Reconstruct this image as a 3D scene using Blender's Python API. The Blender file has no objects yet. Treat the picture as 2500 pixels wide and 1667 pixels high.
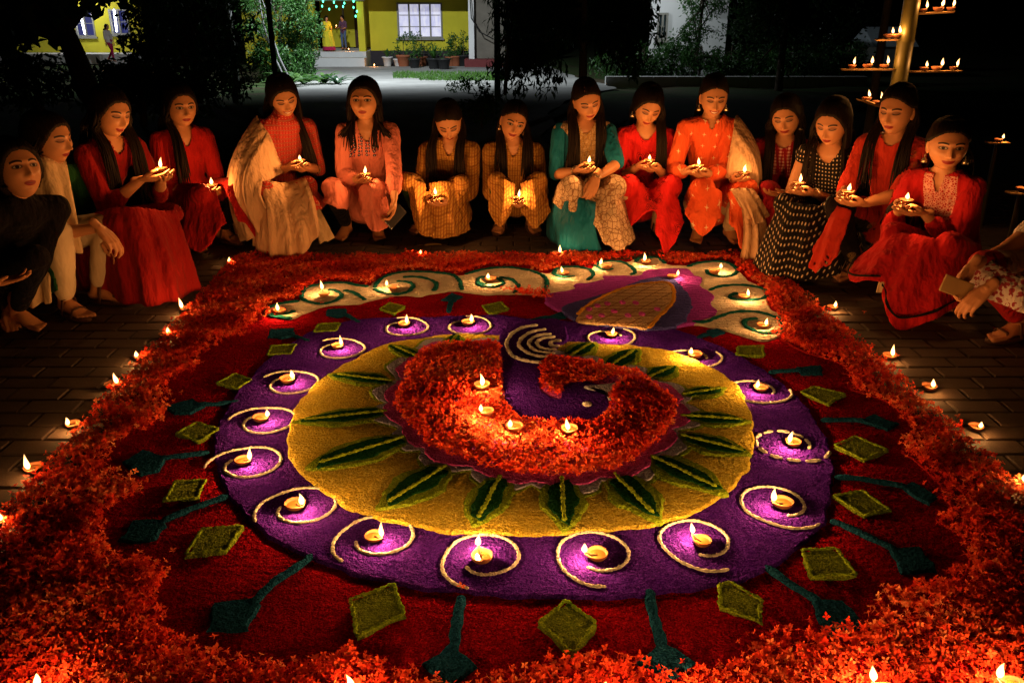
import bpy, bmesh, math, random
import numpy as np
from mathutils import Vector, Matrix

# ------------------------------------------------------------------ camera, sky, exposure
sc = bpy.context.scene
COL = sc.collection
H_CAM = 1.4
F_PX = 2051.0                      # focal length in pixels of the 2500 px wide photograph
PITCH = math.atan((833.5 - 10.0) / F_PX)
cam_data = bpy.data.cameras.new("camera")
cam_data.sensor_width = 36.0
cam_data.lens = 36.0 * F_PX / 2500.0
cam_data.clip_start = 0.05
cam_data.clip_end = 500.0
cam = bpy.data.objects.new("camera", cam_data)
COL.objects.link(cam)
cam.location = (0, 0, H_CAM)
cam.rotation_euler = (math.pi / 2 - PITCH, 0, 0)
sc.camera = cam

world = bpy.data.worlds.new("World")
sc.world = world
world.use_nodes = True
wnt = world.node_tree
for n in list(wnt.nodes):
    wnt.nodes.remove(n)
wo = wnt.nodes.new("ShaderNodeOutputWorld")
wb = wnt.nodes.new("ShaderNodeBackground")
ws = wnt.nodes.new("ShaderNodeTexSky")
ws.sky_type = 'NISHITA'
ws.sun_disc = False
ws.sun_elevation = math.radians(-6)     # the sun is well below the horizon: night
ws.sun_rotation = math.radians(200)
wb.inputs['Strength'].default_value = 0.012
wnt.links.new(ws.outputs[0], wb.inputs[0])
wnt.links.new(wb.outputs[0], wo.inputs[0])

sc.view_settings.view_transform = 'Standard'
sc.view_settings.look = 'None'
sc.view_settings.exposure = 0.0
sc.view_settings.gamma = 1.0
sc.view_settings.use_curve_mapping = False
sc.cycles.use_denoising = True
sc.cycles.max_bounces = 5
sc.cycles.diffuse_bounces = 3
sc.cycles.glossy_bounces = 2
sc.cycles.transparent_max_bounces = 8
sc.cycles.sample_clamp_indirect = 2.0
sc.cycles.use_light_tree = True
sc.cycles.caustics_reflective = False
sc.cycles.caustics_refractive = False

FLAME_RGB = (1.0, 0.40, 0.10)

# ------------------------------------------------------------------ geometry helpers
K = 2500.0 / 2352.0                # readings were taken on a 2352 px wide view
CP, SP = math.cos(PITCH), math.sin(PITCH)

def ray(u, v):
    x = (u * K - 1250.0) / F_PX
    y = -(v * K - 833.5) / F_PX
    return np.array([x, CP + y * SP, -SP + y * CP])

def G(u, v, z=0.0):
    """the point of the level z that is seen at (u, v)"""
    d = ray(u, v)
    t = (z - H_CAM) / d[2]
    return np.array([d[0] * t, d[1] * t, z])

def PY(u, v, Y):
    """the point at distance Y that is seen at (u, v)"""
    d = ray(u, v)
    t = Y / d[1]
    return np.array([d[0] * t, Y, H_CAM + d[2] * t])

def Z(ox, oy, s, pts):
    """readings from an enlarged view (origin in photo pixels, scale) to view coordinates"""
    return [((ox + x / s) / K, (oy + y / s) / K) for x, y in pts]

def Z1(p): return Z(600, 600, 2.94, p)
def Z2(p): return Z(1200, 600, 2.94, p)
def Z3(p): return Z(850, 780, 2.6133, p)
def Z4(p): return Z(0, 1000, 2.351, p)
def Z5(p): return Z(700, 1150, 2.138, p)
def Z6(p): return Z(1600, 1000, 2.351, p)
def Z7(p): return Z(0, 600, 2.24, p)
def Z8(p): return Z(1850, 650, 2.614, p)

def gz(y):
    """the ground falls gently away behind the paved place"""
    t = min(max((y - 8.0) / 24.0, 0.0), 1.0)
    return -0.75 * t * t * (3 - 2 * t)

class MB:
    """collects vertices and faces of one mesh"""
    def __init__(self):
        self.v = []; self.f = []; self.n = 0
    def add(self, v, f):
        v = np.asarray(v, float)
        self.v.append(v)
        n = self.n
        self.f.extend([tuple(i + n for i in q) for q in f])
        self.n += len(v)
        return self
    def arr(self):
        return np.concatenate(self.v) if self.v else np.zeros((0, 3))
    def box(self, lo, hi):
        x0, y0, z0 = lo; x1, y1, z1 = hi
        return self.add([(x0,y0,z0),(x1,y0,z0),(x1,y1,z0),(x0,y1,z0),(x0,y0,z1),(x1,y0,z1),(x1,y1,z1),(x0,y1,z1)],
                 [(0,3,2,1),(4,5,6,7),(0,1,5,4),(1,2,6,5),(2,3,7,6),(3,0,4,7)])
    def mesh(self, name, smooth=True):
        me = bpy.data.meshes.new(name)
        me.from_pydata(self.arr().tolist(), [], self.f)
        if smooth:
            me.polygons.foreach_set('use_smooth', [True] * len(me.polygons))
        me.update()
        return me
    def build(self, name, mat, parent=None, smooth=True, loc=None):
        return link(name, self.mesh(name, smooth), mat, parent, loc)

def link(name, me, mat, parent=None, loc=None):
    o = bpy.data.objects.new(name, me)
    COL.objects.link(o)
    if mat is not None and me is not None and len(me.materials) == 0:
        me.materials.append(mat)
    if parent is not None:
        o.parent = parent
    if loc is not None:
        o.location = loc
    return o

def empty(name, loc=(0, 0, 0), label=None, cat=None, group=None, kind=None):
    o = bpy.data.objects.new(name, None)
    COL.objects.link(o)
    o.location = loc
    o.empty_display_size = 0.1
    tag(o, label, cat, group, kind)
    return o

def tag(o, label=None, cat=None, group=None, kind=None):
    if label: o['label'] = label
    if cat: o['category'] = cat
    if group: o['group'] = group
    if kind: o['kind'] = kind
    return o

def unit(v):
    v = np.asarray(v, float)
    return v / (np.linalg.norm(v) + 1e-12)

def tube(pts, radii, n=10, lateral=None, caps=True):
    """a tube with rounded ends; a radius may be a number or a pair (along lateral, across)"""
    pts = [np.asarray(p, float) for p in pts]
    radii = [(r, r) if np.isscalar(r) else r for r in radii]
    if caps:
        d0 = unit(pts[0] - pts[1]); d1 = unit(pts[-1] - pts[-2])
        ex = []; er = []
        for c in (0.98, 0.72):
            ex.append(pts[0] + d0 * min(radii[0]) * c)
            k = math.sqrt(max(0.0, 1 - c * c)); er.append((radii[0][0] * k, radii[0][1] * k))
        P = ex + pts; R = er + radii
        for c in (0.72, 0.98):
            P.append(pts[-1] + d1 * min(radii[-1]) * c)
            k = math.sqrt(max(0.0, 1 - c * c)); R.append((radii[-1][0] * k, radii[-1][1] * k))
    else:
        P, R = pts, radii
    m = len(P)
    tang = []
    for i in range(m):
        a = P[max(i - 1, 0)]; b = P[min(i + 1, m - 1)]
        tang.append(unit(b - a))
    if lateral is None:
        t = tang[0]
        lat = np.cross(t, (0, 0, 1)) if abs(t[2]) < 0.9 else np.cross(t, (0, 1, 0))
    else:
        lat = np.asarray(lateral, float)
    V = []
    ang = np.linspace(0, 2 * math.pi, n, endpoint=False)
    ca, sa = np.cos(ang)[:, None], np.sin(ang)[:, None]
    for i in range(m):
        t = tang[i]
        lat = unit(lat - t * np.dot(lat, t))
        oth = np.cross(t, lat)
        V.append(P[i] + ca * lat * R[i][0] + sa * oth * R[i][1])
    V = np.concatenate(V)
    F = []
    for i in range(m - 1):
        for j in range(n):
            k = (j + 1) % n
            F.append((i * n + j, i * n + k, (i + 1) * n + k, (i + 1) * n + j))
    F.append(tuple(range(n - 1, -1, -1)))
    F.append(tuple((m - 1) * n + j for j in range(n)))
    return V, F

def lathe(profile, n=20, close=False):
    V = []; F = []
    m = len(profile)
    for r, z in profile:
        for j in range(n):
            a = 2 * math.pi * j / n
            V.append((r * math.cos(a), r * math.sin(a), z))
    for i in range(m - 1):
        for j in range(n):
            k = (j + 1) % n
            F.append((i * n + j, i * n + k, (i + 1) * n + k, (i + 1) * n + j))
    if close:
        F.append(tuple(range(n - 1, -1, -1)))
        F.append(tuple((m - 1) * n + j for j in range(n)))
    return np.array(V), F

def ellipsoid(c, ax, rot=None, nu=14, nv=10):
    prof = [(max(math.cos(e), 1e-3), math.sin(e)) for e in np.linspace(-math.pi / 2, math.pi / 2, nv)]
    V, F = lathe(prof, nu, True)
    V = V * np.asarray(ax)
    if rot is not None:
        V = V @ np.asarray(rot).T
    return V + np.asarray(c), F

def catmull(pts, n, closed=False):
    P = np.asarray(pts, float)
    m = len(P)
    out = []
    segs = m if closed else m - 1
    for q in np.linspace(0, segs, n, endpoint=not closed):
        i = min(int(q), segs - 1); t = q - i
        if closed:
            a, b, c, d = P[(i - 1) % m], P[i % m], P[(i + 1) % m], P[(i + 2) % m]
        else:
            a, b, c, d = P[max(i - 1, 0)], P[i], P[i + 1], P[min(i + 2, m - 1)]
        out.append(0.5 * ((2 * b) + (-a + c) * t + (2 * a - 5 * b + 4 * c - d) * t * t + (-a + 3 * b - 3 * c + d) * t ** 3))
    return np.array(out)

def inside(px, py, poly):
    poly = np.asarray(poly)
    r = np.zeros(len(px), bool)
    n = len(poly)
    j = n - 1
    for i in range(n):
        xi, yi = poly[i][:2]; xj, yj = poly[j][:2]
        c = ((yi > py) != (yj > py)) & (px < (xj - xi) * (py - yi) / (yj - yi + 1e-12) + xi)
        r ^= c
        j = i
    return r

def smoothstep(a, b, x):
    t = np.clip((np.asarray(x, float) - a) / (b - a), 0, 1)
    return t * t * (3 - 2 * t)

def remesh(parts, voxel, smooth=4, factor=0.5):
    """one continuous skin over overlapping volumes"""
    mb = MB()
    for v, f in parts:
        mb.add(v, f)
    me = mb.mesh("tmp")
    o = bpy.data.objects.new("tmp", me)
    COL.objects.link(o)
    m = o.modifiers.new("r", 'REMESH'); m.mode = 'VOXEL'; m.voxel_size = voxel; m.adaptivity = 0.0
    if smooth:
        s = o.modifiers.new("s", 'SMOOTH'); s.factor = factor; s.iterations = smooth
    dg = bpy.context.evaluated_depsgraph_get()
    ev = o.evaluated_get(dg)
    em = ev.to_mesh()
    V = np.empty(len(em.vertices) * 3); em.vertices.foreach_get('co', V)
    F = [tuple(p.vertices) for p in em.polygons]
    ev.to_mesh_clear()
    bpy.data.objects.remove(o); bpy.data.meshes.remove(me)
    return V.reshape(-1, 3), F

def vattr(me, name, data):
    a = me.attributes.new(name, 'FLOAT_VECTOR', 'POINT')
    a.data.foreach_set('vector', np.asarray(data, np.float32).ravel())

# ------------------------------------------------------------------ material helpers
class NT:
    def __init__(self, name):
        self.m = bpy.data.materials.new(name)
        self.m.use_nodes = True
        self.t = self.m.node_tree
        self.b = self.t.nodes['Principled BSDF']
        self.out = self.t.nodes['Material Output']
    def n(self, typ, **kw):
        x = self.t.nodes.new(typ)
        for k, v in kw.items():
            setattr(x, k, v)
        return x
    def l(self, a, b):
        self.t.links.new(a, b)
    def val(self, sock, x):
        if isinstance(x, bpy.types.NodeSocket):
            self.l(x, sock)
        else:
            sock.default_value = x
    def math(self, op, a, b=0.0, c=0.0, clamp=False):
        x = self.n('ShaderNodeMath', operation=op, use_clamp=clamp)
        self.val(x.inputs[0], a)
        self.val(x.inputs[1], b)
        self.val(x.inputs[2], c)
        return x.outputs[0]
    def mix(self, fac, a, b, mode='MIX'):
        x = self.n('ShaderNodeMix', data_type='RGBA', blend_type=mode)
        self.val(x.inputs[0], fac)
        for i, c in ((6, a), (7, b)):
            self.val(x.inputs[i], c if isinstance(c, bpy.types.NodeSocket) else (*c[:3], 1.0))
        return x.outputs[2]
    def noise(self, scale, detail=3, vec=None, rough=0.6):
        x = self.n('ShaderNodeTexNoise')
        x.inputs['Scale'].default_value = scale
        x.inputs['Detail'].default_value = detail
        x.inputs['Roughness'].default_value = rough
        if vec is not None:
            self.l(vec, x.inputs['Vector'])
        return x.outputs[0]
    def voronoi(self, scale, vec=None, feature='F1', out=0, rnd=1.0):
        x = self.n('ShaderNodeTexVoronoi', feature=feature)
        x.inputs['Scale'].default_value = scale
        x.inputs['Randomness'].default_value = rnd
        if vec is not None:
            self.l(vec, x.inputs['Vector'])
        return x.outputs[out]
    def mapping(self, vec, scale=(1, 1, 1), loc=(0, 0, 0), rot=(0, 0, 0)):
        x = self.n('ShaderNodeMapping')
        x.inputs['Scale'].default_value = scale
        x.inputs['Location'].default_value = loc
        x.inputs['Rotation'].default_value = rot
        self.l(vec, x.inputs['Vector'])
        return x.outputs[0]
    def coord(self, which='Object'):
        return self.n('ShaderNodeTexCoord').outputs[which]
    def attr(self, name):
        x = self.n('ShaderNodeAttribute'); x.attribute_name = name
        return x.outputs['Vector']
    def sep(self, vec):
        x = self.n('ShaderNodeSeparateXYZ'); self.l(vec, x.inputs[0])
        return x.outputs
    def ramp(self, fac, stops):
        x = self.n('ShaderNodeValToRGB')
        e = x.color_ramp.elements
        while len(e) < len(stops):
            e.new(0.5)
        for i, (p, c) in enumerate(stops):
            e[i].position = p; e[i].color = (*c[:3], 1.0)
        self.l(fac, x.inputs[0])
        return x.outputs[0]
    def less(self, a, b):
        return self.math('LESS_THAN', a, b)
    def soft(self, x, lo, hi):
        r = self.n('ShaderNodeMapRange', interpolation_type='SMOOTHSTEP')
        self.val(r.inputs[0], x)
        r.inputs[1].default_value = lo; r.inputs[2].default_value = hi
        return r.outputs[0]
    def bump(self, h, strength=0.5, dist=0.01):
        x = self.n('ShaderNodeBump')
        x.inputs['Strength'].default_value = strength
        x.inputs['Distance'].default_value = dist
        self.val(x.inputs['Height'], h)
        self.l(x.outputs[0], self.b.inputs['Normal'])
    def fin(self, col=None, rough=0.8, spec=0.3):
        if col is not None:
            self.val(self.b.inputs['Base Color'], col if isinstance(col, bpy.types.NodeSocket) else (*col[:3], 1.0))
        self.val(self.b.inputs['Roughness'], rough)
        self.b.inputs['Specular IOR Level'].default_value = spec
        return self.m

def plain(name, col, rough=0.7, spec=0.3, var=0.25, scale=8.0, bump=0.0):
    t = NT(name)
    co = t.coord()
    nz = t.noise(scale, 4, co)
    c = t.mix(nz, tuple(x * (1 - var) for x in col), tuple(min(1, x * (1 + var)) for x in col))
    if bump:
        t.bump(t.noise(scale * 6, 4, co), bump, 0.01)
    return t.fin(c, rough, spec)

def emit(name, col, strength):
    t = NT(name)
    t.b.inputs['Base Color'].default_value = (0, 0, 0, 1)
    t.b.inputs['Emission Color'].default_value = (*col, 1)
    t.b.inputs['Emission Strength'].default_value = strength
    return t.m

# ------------------------------------------------------------------ materials of the place
def mat_powder(name, col, var=0.35, grain=230.0, ridges=0.0, hi=None, bump=0.9):
    t = NT(name)
    co = t.coord()
    n1 = t.noise(grain, 2, co, 0.7)
    n2 = t.noise(22.0, 4, co)
    hi = hi or tuple(min(1.0, x * 1.5) for x in col)
    lo = tuple(x * (1 - var) for x in col)
    c = t.mix(t.soft(n1, 0.3, 0.75), lo, hi)
    c = t.mix(t.math('MULTIPLY', t.soft(n2, 0.35, 0.75), 0.55), c, col)
    big = t.noise(5.0, 5, co)
    c = t.mix(t.math('MULTIPLY', t.soft(big, 0.42, 0.72), 0.45), c, tuple(x * 0.45 for x in col))
    clump = t.soft(t.noise(95.0, 2, co), 0.35, 0.7)
    h = t.math('ADD', t.math('ADD', t.math('MULTIPLY', n1, 0.25), t.math('MULTIPLY', clump, 0.35)), t.math('MULTIPLY', t.noise(34.0, 4, co), 0.9))
    if ridges:
        w = t.n('ShaderNodeTexWave', wave_type='BANDS', bands_direction='Y')
        w.inputs['Scale'].default_value = 9.0
        w.inputs['Distortion'].default_value = 7.0
        w.inputs['Detail'].default_value = 3.0
        w.inputs['Detail Scale'].default_value = 1.6
        t.l(co, w.inputs[0])
        h = t.math('ADD', h, t.math('MULTIPLY', w.outputs[1], ridges))
    t.bump(h, bump, 0.024)
    return t.fin(c, 1.0, 0.0)

M_RED = mat_powder("red_sawdust", (0.30, 0.004, 0.010), var=0.65, hi=(0.60, 0.012, 0.03), ridges=0.22, bump=1.0)
M_PURPLE = mat_powder("purple_sawdust", (0.050, 0.006, 0.32), var=0.6, hi=(0.165, 0.040, 0.72))
M_YELLOW = mat_powder("yellow_sawdust", (0.74, 0.58, 0.04), var=0.5, hi=(0.94, 0.88, 0.18), bump=1.0, ridges=0.12)
M_WHITE = mat_powder("white_powder", (0.74, 0.68, 0.58), var=0.25, hi=(0.86, 0.82, 0.74), ridges=0.35)
M_LINE = mat_powder("white_line_powder", (0.80, 0.82, 0.86), var=0.12, hi=(0.88, 0.90, 0.94))
M_GREENLINE = mat_powder("deep_green_powder", (0.012, 0.12, 0.12), var=0.5)
M_DARKGREEN = mat_powder("dark_green_powder", (0.010, 0.075, 0.020), var=0.5, hi=(0.025, 0.14, 0.05))
M_LIME = mat_powder("lime_powder", (0.22, 0.40, 0.02), var=0.5, hi=(0.40, 0.60, 0.05))
M_OLIVE = mat_powder("olive_powder", (0.15, 0.25, 0.02), var=0.6, hi=(0.30, 0.42, 0.05))
M_TEAL = mat_powder("teal_powder", (0.010, 0.070, 0.16), var=0.5, hi=(0.02, 0.13, 0.30))
M_PINK = mat_powder("pink_powder", (0.62, 0.07, 0.50), var=0.35, hi=(0.80, 0.16, 0.80))
M_MAGENTA = mat_powder("magenta_powder", (0.42, 0.06, 0.66), var=0.45, ridges=0.5)
M_SLATE = mat_powder("slate_blue_powder", (0.09, 0.10, 0.55), var=0.4, ridges=0.5)
M_GREY = mat_powder("grey_white_powder", (0.40, 0.46, 0.75), var=0.3)
M_GOLD = mat_powder("gold_powder", (0.60, 0.30, 0.03), var=0.3)
M_TAN = mat_powder("tan_powder", (0.84, 0.60, 0.36), var=0.3)

def mat_paver():
    t = NT("clay_paver")
    co = t.coord()
    oi = t.n('ShaderNodeObjectInfo').outputs['Random']
    c = t.ramp(oi, [(0.0, (0.05, 0.035, 0.027)), (0.5, (0.078, 0.054, 0.040)), (1.0, (0.062, 0.046, 0.038))])
    g = t.n('ShaderNodeNewGeometry').outputs['Position']
    c = t.mix(t.soft(t.noise(14, 5, g), 0.35, 0.7), c, (0.06, 0.045, 0.036))
    t.bump(t.math('ADD', t.noise(160, 4, g), t.noise(30, 3, g)), 0.5, 0.004)
    return t.fin(c, 0.75, 0.35)
M_PAVER = mat_paver()

def mat_ground():
    t = NT("earth_and_grass")
    co = t.coord()
    n = t.noise(0.6, 5, co)
    c = t.ramp(n, [(0.35, (0.055, 0.040, 0.025)), (0.55, (0.035, 0.055, 0.018)), (0.8, (0.03, 0.07, 0.018))])
    t.bump(t.noise(9, 6, co), 0.7, 0.05)
    return t.fin(c, 0.95, 0.1)

def mat_concrete():
    t = NT("road_concrete")
    co = t.coord()
    c = t.ramp(t.noise(0.9, 6, co), [(0.3, (0.20, 0.20, 0.19)), (0.7, (0.34, 0.34, 0.32))])
    c = t.mix(t.soft(t.noise(5, 5, co), 0.55, 0.8), c, (0.13, 0.12, 0.10))
    t.bump(t.noise(24, 5, co), 0.4, 0.01)
    return t.fin(c, 0.9, 0.2)

# ------------------------------------------------------------------ ground
def build_ground():
    xs = np.concatenate([np.linspace(-120, -12, 18), np.linspace(-10, 10, 21), np.linspace(12, 120, 18)])
    ys = np.concatenate([np.linspace(-15, 8, 12), np.linspace(9, 34, 26), np.linspace(38, 200, 16)])
    V = []; F = []
    for y in ys:
        for x in xs:
            far = max(0.0, y - 9) * 0.004 * math.sin(x * 1.7 + y * 0.9)
            V.append((x, y, gz(y) - 0.055 + min(far, 0.03)))
    nx = len(xs)
    for j in range(len(ys) - 1):
        for i in range(nx - 1):
            F.append((j * nx + i, j * nx + i + 1, (j + 1) * nx + i + 1, (j + 1) * nx + i))
    o = MB().add(V, F).build("ground", mat_ground())
    tag(o, kind='structure')
    # concrete drive from the house to the paved place
    left = [(930, 8.6), (640, 12.0), (640, 16.0), (700, 22.0), (722, 29.0), (726, 32.5)]
    V = []; F = []
    ys = np.linspace(7.2, 32.4, 40)
    lx = np.interp(ys, [7, 10, 14, 20, 26, 33], [-2.2, -3.0, -4.0, -5.3, -6.2, -8.0])
    rx = np.interp(ys, [7, 10, 14, 20, 26, 33], [0.4, 0.4, 0.7, 2.4, 2.0, 1.4])
    for y, a, b in zip(ys, lx, rx):
        for q in np.linspace(0, 1, 7):
            V.append((a + (b - a) * q + 0.08 * math.sin(y * 2.3 + q), y, gz(y) + 0.004 + 0.02 * math.sin(math.pi * q)))
    for j in range(len(ys) - 1):
        for i in range(6):
            F.append((j * 7 + i, j * 7 + i + 1, (j + 1) * 7 + i + 1, (j + 1) * 7 + i))
    o = MB().add(V, F).build("concrete_drive", mat_concrete())
    tag(o, kind='structure')

build_ground()

# corners of the decorated rectangle on the paving
def lerp2(a, b, y):
    t = (y - a[1]) / (b[1] - a[1])
    return np.array([a[0] + (b[0] - a[0]) * t, y, 0.0])
BL, BR = G(545, 594), G(1742, 588)
FL = lerp2(BL, G(28, 1172), 1.0)
FR = lerp2(BR, G(2335, 1125), 1.0)
RECT = np.array([BL, BR, FR, FL])

def build_paving():
    """clay pavers in running bond; the ones that show largest are objects of their own"""
    bed = MB().box((-4.6, 0.4, -0.06), (4.6, 7.3, -0.012)).build(
        "paving", plain("joint_sand", (0.035, 0.028, 0.022), 0.95, 0.1, bump=0.5), smooth=False)
    tag(bed, kind='structure')
    bw, bd, g = 0.205, 0.105, 0.006
    rng = random.Random(5)
    spots = []
    j = 0
    y = 0.9
    while y < 7.2:
        x = -4.5 + (bw * 0.5 if j % 2 else 0)
        while x < 4.5:
            cx, cy = x + bw / 2, y + bd / 2
            d = np.array([cx - RECT[:, 0], cy - RECT[:, 1]])
            deep = inside(np.array([cx]), np.array([cy]),
                          [(RECT[0][0] + .25, RECT[0][1] - .25), (RECT[1][0] - .25, RECT[1][1] - .25),
                           (RECT[2][0] - .25, 0.9), (RECT[3][0] + .25, 0.9)])[0]
            if not deep:
                # seen size
                dep = cy * CP + H_CAM * SP
                u = cx / dep * F_PX + 1250
                v = 833.5 - F_PX * ((-H_CAM) * CP + cy * SP) / dep
                vis = -60 < u < 2560 and 560 < v < 1700 and dep > 0.3
                spots.append((0 if vis else 1, dep, cx, cy))
            x += bw
        y += bd
        j += 1
    spots.sort()
    pm = []
    for k in range(5):
        mb = MB()
        a, b = bw / 2 - g / 2, bd / 2 - g / 2
        e = 0.006
        V = []
        for (s, z) in ((0.0, -0.05), (0.0, -0.005), (e, 0.0)):
            for sx, sy in ((-1, -1), (1, -1), (1, 1), (-1, 1)):
                V.append((sx * (a - s) + rng.uniform(-.0012, .0012), sy * (b - s) + rng.uniform(-.0012, .0012), z))
        F = [(0, 1, 5, 4), (1, 2, 6, 5), (2, 3, 7, 6), (3, 0, 4, 7), (4, 5, 9, 8), (5, 6, 10, 9), (6, 7, 11, 10), (7, 4, 8, 11), (8, 9, 10, 11), (3, 2, 1, 0)]
        me = MB().add(V, F).mesh("paver", smooth=False)
        me.materials.append(M_PAVER)
        pm.append((me, np.array(V), F))
    rest = MB()
    for i, (q, dep, cx, cy) in enumerate(spots):
        k = rng.randrange(5)
        dz = rng.uniform(-0.004, 0.0)
        if i < 300:
            o = bpy.data.objects.new("paver", pm[k][0])
            COL.objects.link(o)
            o.parent = bed
            o.location = (cx, cy, dz)
            o.rotation_euler = (rng.uniform(-.012, .012), rng.uniform(-.008, .008), rng.uniform(-.012, .012))
        else:
            rest.add(pm[k][1] + np.array([cx, cy, dz]), pm[k][2])
    r = rest.build("paver_field", M_PAVER, bed, smooth=False)
    r['kind'] = 'stuff'

build_paving()

# ------------------------------------------------------------------ the powder picture on the paving
rr = np.random.default_rng(11)

def wob(p, amp, seed=0.0):
    """small unevenness of a hand laid edge"""
    x, y = p[:, 0], p[:, 1]
    o = np.zeros_like(p)
    for k, (fx, fy) in enumerate(((41, 23), (17, 57), (83, 71), (149, 131), (271, 233))):
        a = amp / (1 + k * 0.6)
        o[:, 0] += a * np.sin(fx * x + fy * y + seed + k)
        o[:, 1] += a * np.sin(fy * x - fx * y + 1.7 * seed + 2 * k)
    return p + o

def slab(poly, z0, z1, amp=0.0035, smooth=True, n=None, world=False, bev=0.006):
    """a low flat-topped heap of powder with this outline"""
    P = np.array([(p if world else G(p[0], p[1], z1))[:2] for p in poly])
    a2 = np.sum(P[:, 0] * np.roll(P[:, 1], -1) - np.roll(P[:, 0], -1) * P[:, 1])
    if a2 < 0:
        P = P[::-1]
    per = np.sum(np.linalg.norm(P - np.roll(P, -1, 0), axis=1))
    n = n or int(min(max(per / 0.016, 16), 420))
    if smooth:
        P = catmull(P, n, True)
    else:
        out = []
        m = len(P)
        for i in range(m):
            k = max(2, int(np.linalg.norm(P[(i + 1) % m] - P[i]) / 0.016))
            for q in range(k):
                out.append(P[i] + (P[(i + 1) % m] - P[i]) * q / k)
        P = np.array(out)
    P = wob(P, amp, float(P[0, 0]) * 7)
    T = np.roll(P, -1, 0) - np.roll(P, 1, 0)
    T /= (np.linalg.norm(T, axis=1)[:, None] + 1e-9)
    N = np.stack([T[:, 1], -T[:, 0]], 1)
    m = len(P)
    rings = [(P + N * 0.003, z0), (P, z0 + (z1 - z0) * 0.65), (P - N * bev, z1)]
    V = np.concatenate([np.column_stack([q, np.full(m, z)]) for q, z in rings])
    F = []
    for r in range(2):
        for i in range(m):
            k = (i + 1) % m
            F.append((r * m + i, r * m + k, (r + 1) * m + k, (r + 1) * m + i))
    F.append(tuple(2 * m + i for i in range(m)))
    return V, F

def line(path, r, z, world=False, n=None, bead=0.18, flat=0.75, seed=0):
    """a poured line of powder: a low rounded ridge, thicker and thinner along its way"""
    P = np.array([(p if world else G(p[0], p[1], z))[:2] for p in path])
    ln = np.sum(np.linalg.norm(np.diff(P, axis=0), axis=1))
    n = n or max(8, int(ln / (r * 1.1)))
    P = wob(catmull(P, n), r * 0.16, seed)
    rad = [r * (1 + bead * math.sin(i * 2.1 + seed) + bead * 0.7 * math.sin(i * 0.83 + 2 * seed)) for i in range(n)]
    rad[0] *= 0.8; rad[-1] *= 0.8
    pts = np.column_stack([P, np.full(n, z)])
    return tube(pts, [(q, q * flat) for q in rad], 8, lateral=(1, 0.001, 0))

RANG = empty("rangoli", (0, 0, 0), "large round peacock picture of coloured powder on the paving", "rangoli")
def part(name, v, f, mat, parent=None, smooth=False):
    return MB().add(v, f).build(name, mat, parent or RANG, smooth)

RING_OUT = [(700,768),(760,745),(840,731),(1000,727),(1130,722),(1240,733),(1340,737),(1450,745),(1540,752),(1640,788),(1720,828),(1800,880),(1850,930),(1890,990),(1912,1050),(1912,1120),(1895,1190),(1860,1235),(1790,1290),(1700,1330),(1580,1354),(1400,1369),(1240,1369),(1060,1357),(900,1337),(760,1297),(640,1242),(560,1180),(510,1110),(490,1040),(500,980),(530,920),(570,870),(620,820)]
YEL = [(1040,766),(960,777),(880,791),(800,830),(740,866),(695,910),(668,960),(660,1010),(672,1055),(710,1100),(790,1160),(870,1187),(940,1203),(1050,1221),(1180,1224),(1300,1223),(1430,1212),(1530,1195),(1620,1160),(1700,1100),(1728,1040),(1731,980),(1715,920),(1690,880),(1640,845),(1560,810),(1480,795),(1400,789),(1290,782),(1200,772),(1120,768)]
INNER = Z7([(1440,360),(1420,400),(1330,500),(1170,550),(1080,620),(1060,700),(930,750),(880,830),(890,900),(870,990),(730,1045),(600,1120),(545,1230),(700,1290),(790,1320)]) + \
    Z4([(800,490),(700,560),(590,620),(550,720),(600,850),(760,880),(900,900),(950,960),(900,1080),(860,1200),(1000,1370),(1150,1430),(1400,1490),(1650,1510),(1760,1480)]) + \
    Z5([(60,1040),(200,1000),(300,965),(420,1010),(560,1080),(900,1150),(1200,1110),(1330,1030),(1400,1010),(1500,1000),(1700,1030),(2000,1120),(2200,1090),(2352,1030)]) + \
    Z6([(620,1330),(800,1330),(1000,1300),(1200,1290),(1330,1200),(1310,1090),(1500,1050),(1720,1020),(1800,900),(1780,760),(1700,700),(1640,650),(1700,560),(1640,450),(1500,310),(1420,250),(1490,130),(1470,60),(1440,10)]) + \
    Z8([(1010,1060),(930,960),(830,880),(700,830),(600,795),(620,720),(560,650),(440,600),(300,560),(190,500),(130,470)]) + \
    [(1740,766),(1640,735),(1250,690),(1060,660),(830,683),(620,735)]
SCROLL = Z1([(135,460),(160,440),(240,410),(380,390),(400,340),(480,285),(600,262),(760,272),(880,285),(930,250),(1050,195),(1200,180),(1400,190),(1520,210),(1600,195),(1720,160),(1850,150),(2000,160),(2130,195)]) + \
    Z2([(420,190),(470,160),(560,145),(700,165),(760,120),(830,105),(960,115),(1040,90),(1120,75),(1220,85),(1260,130),(1400,140),(1480,115),(1620,105),(1740,130),(1780,180),(1850,250),(1960,300),(1985,350),(2000,450),(2080,500),(2110,580),(2060,650),(1950,680),(1800,640),(1650,600),(1450,560),(1150,520),(800,400),(420,340)]) + \
    Z1([(2150,352),(1900,340),(1700,345),(1500,320),(1320,345),(1250,360),(1100,350),(1000,365),(850,400),(800,415),(620,420),(470,460),(400,490),(330,520),(250,515),(160,490)])
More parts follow.
